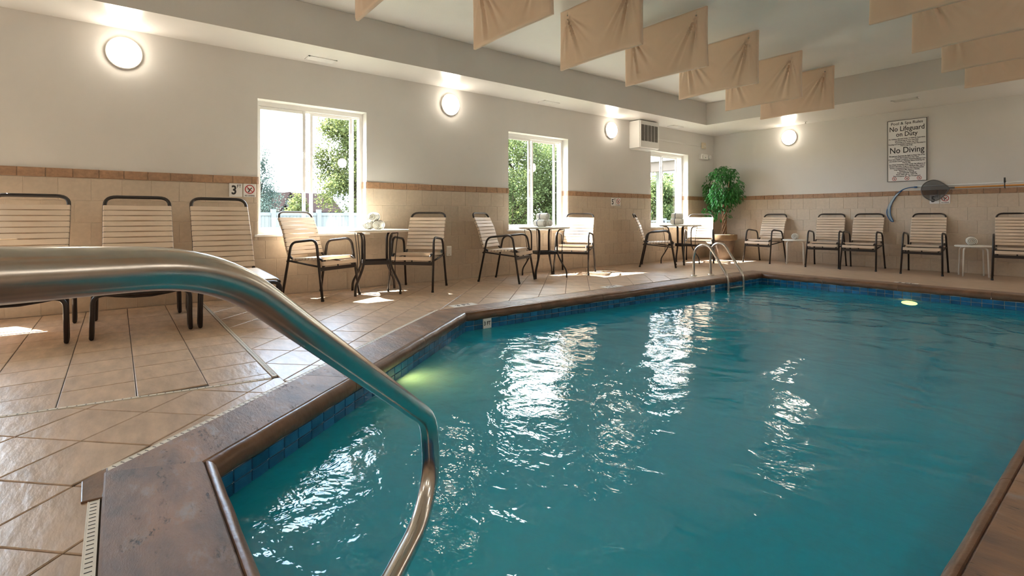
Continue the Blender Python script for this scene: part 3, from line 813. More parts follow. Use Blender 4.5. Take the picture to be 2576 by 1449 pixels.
for i, (x, y, az, lb) in enumerate(((.47, 2.31, 28, 'round white-topped table nearest the viewer, three towels at its window edge'), (.50, 4.83, 28, 'round white-topped table under the middle window'), (.535, 8.12, -45, 'round white-topped table farthest away, beside the ficus corner'))):
    o = tb0 if i == 0 else copy_tree(tb0)
    o.location = (x, y, 0); o.rotation_euler = (0, 0, R(az)); tag(o, lb, 'table', 'round tables under the windows')

# small white side tables
def make_side():
    t = link('side_table', None); t.empty_display_size = .1
    smooth_angle(obj('table_top', MB().lathe([(.0, .420), (.196, .420), (.206, .428), (.207, .440), (.198, .446), (.0, .447)], 32), 'white_plastic', t), 30)
    for k in range(4):
        g = R(45) + k * math.pi / 2; ca, sa = math.cos(g), math.sin(g)
        obj('leg', MB().tube(fillet([(.06 * ca, .06 * sa, .413), (.178 * ca, .178 * sa, .410), (.192 * ca, .192 * sa, 0)], [0, .05, 0], 6), .0105, 8), 'white_plastic', t, True)
    return t
st0 = make_side()
sp1 = on_plane(2001, 603, (0, 9.70, 0), (0, 1, 0)); sp2 = on_plane(2449, 613, (0, 9.72, 0), (0, 1, 0))
for i, (p, lb) in enumerate(((sp1, 'small white side table between the two leftmost chairs of the end wall'), (sp2, 'small white side table near the right edge of the view'))):
    o = st0 if i == 0 else copy_tree(st0)
    o.location = (p.x, p.y, 0); o.rotation_euler = (0, 0, R(20)); tag(o, lb, 'side table', 'white side tables')
    if i: o.scale = (1.02, 1.02, 1)

# ------------------------------------------------------------------ rolled towels (local x = roll axis, base on z=0)
def make_towel(seed, Ln=.185, r=.05):
    rnd = random.Random(seed); t = link('rolled_towel', None); t.empty_display_size = .05
    n, m_ = 24, 7; mb = MB(); V = []; F = []
    for i in range(m_):
        u = i / (m_ - 1); x = (u - .5) * Ln; rr = r * (1 - .10 * abs(2 * u - 1) ** 4)
        for k in range(n):
            g = 2 * math.pi * k / n; q = rr * (1 + .02 * math.sin(3 * g + u * 4 + seed) + rnd.uniform(-.012, .012))
            V.append((x, q * math.cos(g), r * .97 + q * math.sin(g) * .97))
    for i in range(m_ - 1):
        for k in range(n): F.append((i * n + k, i * n + (k + 1) % n, (i + 1) * n + (k + 1) % n, (i + 1) * n + k))
    mb.add(V, F); obj('towel_body', mb, 'towel', t, True)
    for s in (-1, 1):     # rolled ends: a spiral of cloth with shadowed gaps
        e_ = MB(); x = s * Ln / 2
        e_.lathe([(r * .9, x), (r * .5, x - s * .004), (0, x - s * .008)], 20, (0, 0, r * .97), 'x')
        eo = obj('rolled_end', e_, 'towel_shadow', t, True)
        sp = MB(); pts = []
        for k in range(46):
            g = k * .42 + seed; q = r * (.90 - .80 * k / 46)
            pts.append((x + s * .001, q * math.cos(g) * s, r * .97 + q * math.sin(g)))
        sp.tube(pts, .0042, 6); obj('fold', sp, 'towel', eo, True)
    obj('stripe', MB().lathe([(r * 1.012, -.012 - .018), (r * 1.02, -.006 - .018), (r * 1.012, 0 - .018)], 24, (0, 0, r * .97), 'x'), 'towel_stripe', t, True)
    return t
def towel(x, y, z, ang, label, group, seed, Ln=.185, r=.05):
    t = make_towel(seed, Ln, r); t.location = (x, y, z); t.rotation_euler = (R(seed * 77 % 40 - 20) * 0, 0, R(ang)); tag(t, label, 'towel', group)
def trio(cx, cy, z, ang, names, grp, sd, r=.050):
    c, s = math.cos(R(ang + 90)), math.sin(R(ang + 90))
    towel(cx - c * r * 1.06, cy - s * r * 1.06, z, ang, names[0], grp, sd, r=r)
    towel(cx + c * r * 1.06, cy + s * r * 1.06, z, ang, names[1], grp, sd + 1, r=r)
    towel(cx, cy, z + r * 1.74, ang, names[2], grp, sd + 2, r=r)
ZTT = .7125
trio(.44, 2.30, ZTT, -38, ['left bottom white towel roll of the stack on the nearest table', 'right bottom white towel roll of the stack on the nearest table', 'top white towel roll of the stack on the nearest table'], 'towel rolls on the nearest table', 3, .052)
trio(.44, 4.86, ZTT, 8, ['front bottom striped towel roll of the stack on the middle table', 'rear bottom striped towel roll of the stack on the middle table', 'top striped towel roll of the stack on the middle table'], 'towel rolls on the middle table', 11, .054)
trio(.50, 8.08, ZTT, 22, ['front bottom striped towel roll of the stack on the farthest table', 'rear bottom striped towel roll of the stack on the farthest table', 'top striped towel roll of the stack on the farthest table'], 'towel rolls on the farthest table', 19, .058)
towel(sp1.x + .005, sp1.y - .02, .449, -75, 'single white towel roll on the small table by the leftmost end-wall chair', 'single towel rolls on side tables', 31, .20, .056)
towel(sp2.x - .02, sp2.y - .02, .449, -75, 'single white towel roll on the small table near the right edge', 'single towel rolls on side tables', 37, .19, .062)

# ------------------------------------------------------------------ grab rail in the foreground
def catmull(P, n=6):
    P = [Vector(p) for p in P]; out = []
    for i in range(len(P) - 1):
        a, b, c, d = P[max(i - 1, 0)], P[i], P[i + 1], P[min(i + 2, len(P) - 1)]
        for k in range(n):
            t = k / n; out.append(.5 * ((2 * b) + (c - a) * t + (2 * a - 5 * b + 4 * c - d) * t * t + (3 * b - a - 3 * c + d) * t ** 3))
    out.append(P[-1]); return out
RA = R(131); rd = Vector((math.cos(RA), math.sin(RA), 0)); rm = Vector((rd.y, -rd.x, 0)); RD = .49
rp0 = CAM - rm * RD
cl = [(0, 694), (160, 686), (320, 679), (430, 674), (500, 673), (560, 684), (610, 708), (655, 743), (700, 783), (800, 855), (900, 926), (960, 968), (1005, 1000), (1042, 1032), (1066, 1066), (1079, 1100), (1083, 1153), (1077, 1230), (1056, 1322), (1034, 1379), (989, 1449)]
K3 = [on_plane(x, y, rp0, rm) for x, y in ((0, 694), (540, 667.5), (1079, 1054), (1086, 1190), (1056, 1322), (989, 1449))]
b0 = K3[0]; back = (K3[0] - K3[1]).normalized(); dn = (K3[-1] - K3[-2]).normalized()
deck_end = b0 + back * .62
de = Vector((deck_end.x, deck_end.y, 0))
rail_path = fillet([de, Vector((de.x, de.y, deck_end.z))] + K3 + [K3[-1] + dn * .18, K3[-1] + dn * .2 + Vector((0, 0, -.5))], [0, .12, .001, .105, .060, .12, .12, .03, .1, 0], 10)
rail = thing('grab_rail', (deck_end.x, deck_end.y, 0), 'polished steel pool grab rail bending down across the foreground', 'handrail')
o_ = Vector((deck_end.x, deck_end.y, 0))
obj('rail_tube', MB().tube([p - o_ for p in rail_path], .024, 28), 'steel', rail, True)
obj('escutcheon', MB().lathe([(.060, 0), (.060, .008), (.048, .020), (.027, .026)], 24), 'steel', rail, True)

# ------------------------------------------------------------------ pool ladder
ld = thing('pool_ladder', (1.80, 6.58, 0), 'chrome two-rail pool ladder at the far corner of the pool', 'ladder')
lo = Vector((1.80, 6.58, 0))
def lrail(px, yy):
    P = [on_plane(x, y, (0, yy, 0), (0, 1, 0)) for x, y in px]
    P[0].z = 0.0; P.append(P[-1] + Vector((0.01, 0, -.5)))
    obj('ladder_rail', MB().tube([p - lo for p in catmull(P, 5)], .019, 12), 'steel', ld, True)
    f = P[0]; obj('flange', MB().lathe([(.05, 0), (.05, .005), (.035, .012), (.02, .014)], 16, f - lo), 'steel', ld, True)
    return P
r1 = lrail([(1745, 694), (1745, 660), (1746, 640), (1753, 624), (1768, 616.5), (1784, 621), (1798, 641), (1814, 668), (1826, 689), (1831, 706), (1832, 742)], 6.58)
r2 = lrail([(1788, 691), (1787, 655), (1788, 634), (1795, 618), (1809, 612), (1823, 618), (1837, 640), (1853, 665), (1866, 687), (1870, 704), (1870, 748)], 6.90)
for z in (-.13, -.42): obj('tread', MB().box(r1[-2].x - lo.x - .03, r1[-2].x - lo.x + .05, 0, .32, z, z + .025), 'steel', ld, bevel=.004)

# ------------------------------------------------------------------ ceiling baffles
def baffle_mesh(seed, W=1.045, Hh=.605):
    rnd = random.Random(seed); nx, nz = 84, 48; mb = MB(); V = []; F = []
    ks = [(-.40 + rnd.uniform(-.02, .02), -.065), (.395 + rnd.uniform(-.02, .02), -.065)]
    ph = [rnd.uniform(0, 6) for _ in range(6)]
    def dsp(x, z):
        d = .0
        for i, (kx, kz) in enumerate(ks):
            dx, dz = x - kx, z - kz; r_ = math.hypot(dx, dz) + 1e-4
            th = math.atan2(dx, -dz)
            fall = min(1, r_ / .045) * math.exp(-(r_ / .36) ** 2) * (1 if dz < .02 else .35)
            lean = .35 * (1 if i == 0 else -1)
            fan = math.exp(-((th - lean) / .55) ** 2)
            d += .017 * fall * fan * (math.sin(21 * th + ph[i]) * abs(math.sin(21 * th + ph[i])) + .6 * math.sin(34 * th + ph[i + 2]))
            d -= .012 * math.exp(-(r_ / .03) ** 2)
        d += .0025 * math.sin(7 * x + ph[4]) * math.sin(5 * z + ph[5])
        return d
    for sgn in (-1, 1):
        o = len(V)
        for j in range(nz + 1):
            for i in range(nx + 1):
                u, v = i / nx, j / nz; x = (u - .5) * W; z = -v * Hh
                ed = min(u, 1 - u) * W; ez = min(v, 1 - v) * Hh
                q = min(1, min(ed, ez) / .03); puff = .012 + .010 * math.sqrt(max(0, 1 - (1 - q) ** 2))
                x += (.5 - u) * .010 * math.sin(math.pi * v) ; z += (.004 * math.cos(2 * math.pi * (u - .5)) if v > .99 else 0)
                V.append((x, sgn * (puff + (dsp(x, z) if q > .5 else dsp(x, z) * q)), z))
        for j in range(nz):
            for i in range(nx):
                a = o + j * (nx + 1) + i; q4 = (a, a + nx + 1, a + nx + 2, a + 1)
                F.append(q4 if sgn < 0 else q4[::-1])
    N = (nx + 1) * (nz + 1)
    rim = [i for i in range(nx + 1)] + [(j) * (nx + 1) + nx for j in range(1, nz + 1)] + [nz * (nx + 1) + i for i in range(nx - 1, -1, -1)] + [j * (nx + 1) for j in range(nz - 1, 0, -1)]
    for k in range(len(rim)): F.append((rim[k], rim[(k + 1) % len(rim)], N + rim[(k + 1) % len(rim)], N + rim[k]))
    mb.add(V, F); return mb.mesh('panel', 'fabric', True), ks
BV = [baffle_mesh(s) for s in (1, 2, 3)]
def baffle(xc, y, label, k):
    t = thing('ceiling_baffle', (xc, y, 2.998), label, 'acoustic baffle', 'tan fabric baffles hanging from the ceiling')
    me, ks = BV[k % 3]; pn = link('panel', me, t); smooth_angle(pn, 60)
    t.rotation_euler = (R(random.uniform(-1.2, 1.2)), 0, R(random.uniform(-.8, .8)))
    for kx, kz in ks:
        obj('tie_cord', MB().tube([(kx, -.020, kz), (kx + .004, -.018, -.02), (kx + .003, 0, .010)], .0018, 5), 'device_cream', t)
        obj('grommet', MB().lathe([(.009, 0), (.009, .004), (.004, .005)], 10, (kx, -.021, kz), 'y'), 'steel', t)
    obj('hanging_rod', MB().tube([(-.5, 0, .006), (.5, 0, .006)], .006, 6), 'white_plastic', t)
ord_ = ['closest to the viewer, only a corner in view', 'second', 'third', 'fourth', 'fifth', 'sixth', 'seventh and farthest']
for k, y in enumerate((1.475, 2.585, 3.685, 4.725, 5.81, 6.955, 8.005)):
    baffle(2.582, y, 'tan fabric baffle in the window-side row, ' + (ord_[k] if k == 0 else ord_[k] + ' from the viewer'), k)
o2 = ['hidden above the view, first', 'hidden above the view, second', 'hidden above the view, third', 'closest in view', 'second in view', 'third in view', 'fourth in view, nearest the sign']
for k, y in enumerate((1.475, 2.585, 3.685, 4.765, 5.87, 6.92, 7.985)):
    baffle(5.025, y, 'tan fabric baffle of the right-hand row, ' + o2[k], k + 1)

# ------------------------------------------------------------------ potted ficus
fx, fy = .50, 9.66
fic = thing('potted_ficus', (fx, fy, 0), 'bushy green ficus with twisted stems in a brown pot in the far corner', 'potted plant')
smooth_angle(obj('pot', MB().lathe([(0, 0), (.165, 0), (.17, .01), (.235, .40), (.235, .405), (.19, .405)], 28), 'pot', fic), 35)
smooth_angle(obj('pot_rim', MB().lathe([(.232, .385), (.258, .39), (.268, .43), (.268, .50), (.262, .506), (.225, .506), (.215, .40)], 28), 'pot_rim', fic), 35)
obj('soil', MB().lathe([(.22, .47), (0, .48)], 20), 'soil', fic)
rnd = random.Random(5)
for k in range(5):
    a = k * 1.26; r0 = .035
    P = []
    for j in range(10):
        z = .46 + j * .075; tw = a + j * .75
        rr = r0 * (1 + .9 * max(0, j - 6) * .6)
        P.append((rr * math.cos(tw) * 1.0 + .03, rr * math.sin(tw), z))
    e_ = Vector(P[-1]); P.append((e_.x * 1.7, e_.y * 1.7, e_.z + .2)); P.append((e_.x * 2.2, e_.y * 2.2, e_.z + .42))
    obj('stem', MB().tube(catmull(P, 3), [.017 * (1 - .6 * i / 33) for i in range(len(catmull(P, 3)))], 7), 'bark', fic, True)
m = MB()
def leaf(m, p, d, up, L_, W_, mi=0):
    s = d.cross(up).normalized(); up = s.cross(d).normalized()
    tip = p + d * L_ - up * L_ * .18; mid = p + d * L_ * .45 - up * .0
    m.add([p, mid + s * W_ + up * W_ * .25, tip, mid - s * W_ + up * W_ * .25, mid - up * .002], [(0, 4, 1), (4, 2, 1), (0, 3, 4), (4, 3, 2)], mi)
cnt = 0
while cnt < 2300:
    v = Vector((rnd.uniform(-1, 1), rnd.uniform(-1, 1), rnd.uniform(-1, 1)))
    if v.length > 1 or v.length < .45: continue
    p = Vector((v.x * .40 + .02, v.y * .36, 1.42 + v.z * .47 - .05 * (v.x ** 2)))
    n3 = math.sin(p.x * 14 + 1) + math.sin(p.y * 13 + 2) + math.sin(p.z * 11)
    if n3 < -.9: continue
    if v.z < -.55 and v.x > .1 and rnd.random() < .75: continue
    d = (Vector((v.x, v.y, v.z * .4 - .75)) + Vector((rnd.uniform(-.7, .7), rnd.uniform(-.7, .7), rnd.uniform(-.4, .4)))).normalized()
    up = Vector((v.x, v.y, .9)) + Vector((rnd.uniform(-.6, .6), rnd.uniform(-.6, .6), 0))
    leaf(m, p, d, up.normalized(), rnd.uniform(.055, .085), rnd.uniform(.013, .021)); cnt += 1
for _ in range(160):     # the side shoots hanging low on the window side
    p = Vector((-.22 + rnd.gauss(0, .07), -.05 + rnd.gauss(0, .08), rnd.uniform(.78, 1.1)))
    leaf(m, p, Vector((rnd.uniform(-.6, .6), rnd.uniform(-.6, .6), -.8)).normalized(), Vector((rnd.uniform(-1, 1), rnd.uniform(-1, 1), .6)).normalized(), .07, .018)
for _ in range(14):
    p = Vector((.10 + rnd.gauss(0, .03), rnd.gauss(0, .03), rnd.uniform(.84, .92)))
    leaf(m, p, Vector((rnd.uniform(-.2, .8), rnd.uniform(-.6, .6), -.3)).normalized(), Vector((0, 0, 1)), .07, .018)
tag(obj('foliage', m, 'leaf_green', fic), 'dense glossy green leaves', kind='stuff')

# ------------------------------------------------------------------ wall-mounted things
ac = thing('wall_heater', (0, 7.335, 2.095), 'white box heater with dark louvres hung high above the far window', 'heater')
obj('housing', MB().box(0.001, .235, 0, .56, 0, .495), 'white_plastic', ac, bevel=.012, seg=3)
obj('front_cover', MB().box(.235, .252, .012, .548, .01, .485), 'white_plastic', ac, bevel=.006)
for k in range(5):
    y0 = .03 + k * .098
    lv = obj('louvre_panel', MB().box(.2525, .256, y0, y0 + .080, .125, .415), 'grille_dark', ac)
    for j in range(14): obj('slat', MB().obox((.2575, y0 + .040, .138 + j * .0200), (.0015, 0, .004), (0, .038, 0), (.002, 0, -.001)), 'grille_slat', lv)
obj('drip_tray', MB().box(.0, .20, .02, .54, -.014, -.001), 'white_plastic', ac, bevel=.004)

rw = thing('cable_raceway', (0, 7.9, 2.33), 'white cable raceway from the heater to a small cream box', 'raceway')
obj('channel', MB().box(0.001, .018, 0, 1.78, 0, .028), 'paint', rw, bevel=.003)
bxo = thing('thermostat', (0, 9.69, 2.295), 'small cream control box at the end of the cable raceway', 'thermostat')
obj('case', MB().box(0.001, .045, 0, .115, 0, .125), 'device_cream', bxo, bevel=.006)
obj('dial', MB().lathe([(.018, .045), (.016, .052), (0, .053)], 14, (0, .06, .045), 'x'), 'white_plastic', bxo, True)
em = thing('emergency_light', (0, 9.60, 2.06), 'white emergency light unit with a round lamp head beside the corner', 'emergency light')
obj('case', MB().box(0.001, .06, 0, .26, 0, .115), 'white_plastic', em, bevel=.012, seg=3)
for y in (.075, .315):
    obj('lamp_head', MB().lathe([(.0, -.03), (.03, -.028), (.042, .0), (.044, .03), (.04, .034), (0, .030)], 18, (.05, y, .06), 'x'), 'white_plastic', em, True)
obj('indicator', MB().lathe([(.010, .061), (.008, .066), (0, .067)], 10, (0, .16, .045), 'x'), 'grille_dark', em, True)
ol = thing('outlet_plate', (0, 3.495, .325), 'white weatherproof outlet cover on the tiles right of the nearest table', 'outlet')
obj('cover', MB().box(.010, .034, 0, .078, 0, .135), 'white_plastic', ol, bevel=.008, seg=3)
obj('hinge', MB().tube([(.034, .01, .118), (.034, .068, .118)], .005, 8), 'white_plastic', ol)
obj('latch', MB().box(.033, .038, .032, .046, .012, .030), 'device_cream', ol, bevel=.002)

def vent(x, y, lx, ly, label, dark=True):
    t = thing('ceiling_vent', (x, y, ZS), label, 'vent', 'vents in the soffits')
    obj('frame', MB().box(-lx / 2, lx / 2, -ly / 2, -ly / 2 + .018, -.008, -.0005).box(-lx / 2, lx / 2, ly / 2 - .018, ly / 2, -.008, -.0005).box(-lx / 2, -lx / 2 + .018, -ly / 2, ly / 2, -.008, -.0005).box(lx / 2 - .018, lx / 2, -ly / 2, ly / 2, -.008, -.0005), 'white_plastic', t)
    obj('backing', MB().box(-lx / 2 + .015, lx / 2 - .015, -ly / 2 + .015, ly / 2 - .015, -.0025, -.0006), 'grille_dark' if dark else 'white_plastic', t)
    n = 5; w_, l_ = (lx, ly) if lx < ly else (ly, lx)
    for k in range(n):
        q = -w_ / 2 + .03 + k * (w_ - .06) / (n - 1)
        if lx < ly: obj('slat', MB().obox((q, 0, -.006), (.005, 0, .004), (0, ly / 2 - .018, 0), (.0006, 0, -.0007)), 'white_plastic', t)
        else: obj('slat', MB().obox((0, q, -.006), (0, .005, .004), (lx / 2 - .018, 0, 0), (0, .0006, -.0007)), 'white_plastic', t)
vent(.205, 1.785, .155, .31, 'white louvred vent in the soffit above the first window')
vent(.205, 5.19, .155, .31, 'white louvred vent in the soffit above the middle window')
vent(.19, 8.49, .155, .31, 'white louvred vent in the soffit above the far window')
vent(3.61, 9.25, .33, .15, 'white flush vent in the soffit above the rules sign', False)
sk = thing('sprinkler_head', (1.94, 9.95, ZS), 'small white sprinkler head under the soffit right of the end-wall sconce', 'sprinkler')
obj('escutcheon', MB().lathe([(.030, 0), (.028, -.006), (.010, -.008)], 16), 'white_plastic', sk, True)
obj('deflector', MB().lathe([(.006, -.006), (.006, -.028), (.018, -.030), (.018, -.033), (0, -.034)], 12), 'steel', sk, True)

# lettering
def text(body, size, loc, rot, parent, mat='ink', align='CENTER', sx=1.0, name='lettering', bold=0.0):
    c = bpy.data.curves.new(name, 'FONT'); c.body = body; c.size = size; c.align_x = align; c.align_y = 'CENTER'; c.extrude = .0006; c.offset = bold; c.resolution_u = 3
    c.materials.append(MAT[mat]); o = link(name, c, parent, loc); o.rotation_euler = rot; o.scale = (sx, 1, 1); TEXTS.append(o)
    return o
TEXTS = []
EUP = (0, 0, 0)
def ring(parent, c, r, w, mat='red_ink', z=.0):
    m = MB(); n = 28; V = []
    for k in range(n):
        g = 2 * math.pi * k / n
        for q in (r - w, r): V.append((c[0] + q * math.cos(g), c[1] + q * math.sin(g), z)); V.append((c[0] + q * math.cos(g), c[1] + q * math.sin(g), z + .0008))
    F = []
    for k in range(n):
        a, b = k * 4, ((k + 1) % n) * 4; F += [(a + 1, a + 3, b + 3, b + 1), (a + 2, b + 2, b + 3, a + 3), (a, a + 1, b + 1, b)]
    m.add(V, F); return obj('prohibition_ring', m, mat, parent)
def slash(parent, c, r, w, mat='red_ink', z=.0):
    d = Vector((-.7071, .7071, 0)); return obj('prohibition_bar', MB().obox((c[0], c[1], z + .0005), d * r * .93, Vector((.7071, .7071, 0)) * w / 2, (0, 0, .0006)), mat, parent)
def blob(parent, pts, mat='ink', z=0.0005, name='pictogram'):
    m = MB()
    for (x0, y0, x1, y1, w) in pts:
        a, b = Vector((x0, y0, z)), Vector((x1, y1, z)); e_ = (b - a) / 2; nn = Vector((-e_.y, e_.x, 0)).normalized() * w / 2
        m.obox((a + b) / 2, e_, nn, (0, 0, .0004))
    return obj(name, m, mat, parent)
# rules sign on the end wall: local x right, y up, z out
sg = thing('rules_sign', (3.402, YB - .010, 1.94), 'white pool and spa rules sign with black lettering on the end wall', 'sign'); sg.rotation_euler = ROT_B.to_euler()
obj('board', MB().box(-.255, .255, -.497, .497, 0, .014), 'sign_white', sg)
obj('frame', MB().box(-.262, -.254, -.503, .503, -.002, .020).box(.254, .262, -.503, .503, -.002, .020).box(-.254, .254, .496, .503, -.002, .020).box(-.254, .254, -.503, -.496, -.002, .018), 'grille_dark', sg)
def sline(b, y, size, sx=1.0, bold=0.0): text(b, size, (0, y, .0146), EUP, sg, sx=sx, bold=bold)
sline('Pool & Spa Rules', .447, .062, 1.0, .0006)
sline('No Lifeguard', .358, .112, .79, .001)
sline('on Duty', .268, .104, .82, .001)
for b, y in (('No Children Allowed Under 12 Without Supervision.', .196), ('Use Pool & Spa at Your Own Risk.', .166), ('Pool & Spa is for Guest Use Only.', .137), ('Running and Unnecessary Noise are Not Permitted in', .109), ('Pool or Spa Area.', .083)): sline(b, y, .026, .86, .0008)
sline('No Diving', .005, .135, .82, .001)
for b, y in (('Management Reserves the Right to Deny Use of the', -.086), ('Pool & Spa to Anyone at Any Time.', -.113), ('If you have Health Conditions Requiring Medical Care', -.142), ('you should Consult a Physician Before Entering the', -.170), ('Pool or Spa.', -.196),
             ('Hot Water Immersion While Under the Influence of', -.227), ('Alcohol, Narcotics, Drugs or Medicine May Lead to', -.255), ('Serious Consequences and is Not Recommended.', -.283), ('Long Exposure May Result in Nausea,', -.310), ('Dizziness, or Fainting.', -.336), ('Proper Swimwear Required', -.362), ('Hours: 8:00 A.M. to 10:00 P.M.', -.390), ('Pool Occupancy 20    Spa Occupancy 5', -.417)): sline(b, y, .026, .86, .0008)
for k, x in enumerate((-.165, .005, .165)):
    ring(sg, (x, -.458), .031, .006, z=.0142); slash(sg, (x, -.458), .030, .005, z=.0143)
    blob(sg, [(x - .012, -.47, x + .008, -.452, .006), (x - .004, -.462, x + .013, -.47, .005), (x + .006, -.449, x + .012, -.444, .007)], z=.0144)
def depth_pair(base, rot, num, unit, l1, l2, half=False):
    t = thing('depth_sign', base, l1, 'sign', 'depth marker plates'); t.rotation_euler = rot
    obj('plate', MB().box(0, .122, 0, .14, 0, .006), 'sign_white', t, bevel=.006)
    text(num, .128, (.045, .066, .0062), EUP, t, sx=.82, bold=.0035); text(unit, .046, (.092, .110, .0062), EUP, t, sx=.8, bold=.0006)
    u = Vector(rot.to_matrix() @ Vector((.131, 0, 0))) if hasattr(rot, 'to_matrix') else Vector((.131, 0, 0))
    t2 = thing('no_diving_sign', Vector(base) + u, l2, 'sign', 'no diving plates'); t2.rotation_euler = rot
    obj('plate', MB().box(0, .122, 0, .14, 0, .006), 'sign_white', t2, bevel=.006)
    ring(t2, (.061, .082), .047, .009, z=.0061); slash(t2, (.061, .082), .046, .007, z=.0063)
    blob(t2, [(.050, .055, .064, .080, .010), (.062, .078, .082, .100, .009), (.060, .080, .040, .088, .007), (.048, .052, .052, .058, .014)], z=.0062)
    text('NO DIVING', .020, (.061, .015, .0062), EUP, t2, sx=.9, bold=.0006)
EA, EB = ROT_A.to_euler(), ROT_B.to_euler()
depth_pair((.011, .912, 1.062), EA, '3', 'FT', 'white 3 FT depth plate on the tiles beside the first window', 'white no diving plate on the tiles beside the first window')
depth_pair((.011, 6.825, 1.050), EA, '5', 'FT', 'white 5 FT depth plate on the tiles below the heater', 'white no diving plate on the tiles below the heater')
depth_pair((3.695, YB - .011, 1.062), EB, '5', 'FT', 'white 5 FT depth plate half hidden by the skimmer net', 'white no diving plate at the tip of the skimmer net')
# waterline depth markers
def wl_mark(k, txt, label):
    p = a1 + e1 * (st1 + k * .0915) - n1 * .002
    t = link('depth_tile', None, pool); t.location = (p.x, p.y, -.0605 - .094); t.rotation_euler = rot1.to_euler(); t['label'] = label
    obj('plate', MB().box(.002, .0895, .002, .092, 0, .008), 'sign_white', t)
    text(txt, .05, (.045, .047, .0083), EUP, t, sx=.8, bold=.001)
wl_mark(2, '3 FT', 'white waterline tile marked 3 FT'); wl_mark(42, '5 FT', 'white waterline tile marked 5 FT')
# deck markers and skimmer lids by the coping
def lid(poly, txt, label, at, rz, size):
    c = (sum(p_[0] for p_ in poly) / 4, sum(p_[1] for p_ in poly) / 4)
    t = thing('deck_marker', (c[0], c[1], 0), label, 'deck marker', 'white depth markers set in the deck')
    obj('plate', MB().prism([(x - c[0], y - c[1]) for x, y in poly], -.004, .0022), 'sign_white', t)
    text(txt, size, (0, 0, .0025), (0, 0, R(rz)), t, bold=.001)
lid([(1.735, 2.50), (1.855, 2.50), (1.855, 2.77), (1.735, 2.77)], '3 FT', 'white depth marker plate in the deck by the bend of the coping', 0, 90, .09)
lid([(1.745, 4.62), (1.865, 4.62), (1.865, 4.93), (1.745, 4.93)], '5 FT', 'white depth marker plate in the deck halfway along the window side', 0, 90, .09)
lid([(3.80, 7.945), (4.05, 7.945), (4.05, 8.06), (3.80, 8.06)], '5 FT', 'white depth marker plate in the deck in front of the end-wall chairs', 0, 0, .09)

# skimmer net, poles, hook and brush on the end wall
sn = thing('skimmer_net', (3.95, YB - .06, 1.302), 'dark leaf skimmer net on an orange pole hung on the end wall', 'skimmer net')
lp = [(0, 0), (-.07, .065), (-.14, .115), (-.22, .128), (-.30, .09), (-.345, .02), (-.345, -.06), (-.31, -.13), (-.24, -.185), (-.17, -.19), (-.09, -.14), (-.03, -.06)]
hoop = catmull([(x, 0, z) for x, z in lp] + [(0, 0, 0)], 4)[:-1]
obj('hoop', MB().tube(hoop, .007, 8, closed=True), 'grille_dark', sn, True)
nm = MB(); ctr = Vector((-.19, .014, -.03)); n_ = len(hoop)
nm.add([tuple(h) for h in hoop] + [tuple(h.lerp(ctr, .5) + Vector((0, .008, 0))) for h in hoop] + [tuple(ctr)], [(i, (i + 1) % n_, n_ + (i + 1) % n_, n_ + i) for i in range(n_)] + [(n_ + i, n_ + (i + 1) % n_, 2 * n_) for i in range(n_)])
obj('net', nm, 'net_mesh', sn, True)
obj('pole', MB().tube([(-.01, 0, 0), (.10, 0, .001), (2.4, .0, .02)], .0115, 10), 'pole_orange', sn, True)
obj('socket', MB().tube([(-.02, 0, 0), (.06, 0, .001)], .014, 10), 'grille_dark', sn, True)
wp = thing('telescopic_pole', (3.52, YB - .021, 1.345), 'white pole lying above the orange one on the end wall', 'pole')
obj('pole_tube', MB().tube([(0.0, 0, 0), (2.9, .0, .02)], .010, 10), 'outdoor_white', wp, True)
obj('grip', MB().tube([(2.7, 0, .0186), (2.9, 0, .02)], .013, 10), 'black_rubber', wp, True)
wh = thing('wall_hook', (4.565, YB, 1.30), 'dark hook holding the poles near the right edge of view', 'hook')
obj('stem', MB().tube(fillet([(0, -.002, .07), (0, -.085, .06), (0, -.085, -.02), (0, -.05, -.028)], .02, 4), .006, 8), 'black_rubber', wh, True)
obj('grip', MB().tube([(0, -.085, .05), (0, -.085, .122)], .011, 8), 'black_rubber', wh, True)
br = thing('pool_brush', (3.53, YB - .03, 1.333), 'curved blue-edged pool vacuum brush hanging left of the skimmer net', 'pool brush')
bp_ = [(3.528, 1.333), (3.45, 1.330), (3.36, 1.302), (3.27, 1.23), (3.20, 1.13), (3.150, 1.02), (3.132, .94), (3.150, .86), (3.195, .785), (3.225, .775)]
bq_ = [(3.225, .775), (3.222, .80), (3.19, .88), (3.182, .98), (3.20, 1.07), (3.25, 1.17), (3.30, 1.24), (3.345, 1.285)]
bo = lambda P: [(x - 3.53, -.012 * math.sin(i), z - 1.333) for i, (x, z) in enumerate(P)]
obj('outer_edge', MB().tube(catmull(bo(bp_), 4), .007, 8), 'blue_plastic', br, True)
obj('inner_edge', MB().tube(catmull(bo(bq_), 4), .006, 8), 'blue_plastic', br, True)
A_ = [Vector(p_) for p_ in catmull(bo(bp_[2:]), 4)]; B_ = [Vector(p_) for p_ in catmull(bo(bq_[::-1]), 4)]
mm_ = MB(); NN = 20
ra = [A_[round(i * (len(A_) - 1) / NN)] for i in range(NN + 1)]; rb = [B_[round(i * (len(B_) - 1) / NN)] for i in range(NN + 1)]
mm_.add([tuple(p_) for p_ in ra] + [tuple(p_) for p_ in rb], [(i, i + 1, NN + 2 + i, NN + 1 + i) for i in range(NN)])
bl = obj('bristle_pad', mm_, 'pale_blue', br); bl.modifiers.new('solid', 'SOLIDIFY').thickness = .008
obj('coupling', MB().lathe([(.012, -.01), (.014, .0), (.014, .03), (.011, .032)], 10, (-.02, 0, 0), 'x'), 'blue_plastic', br, True)

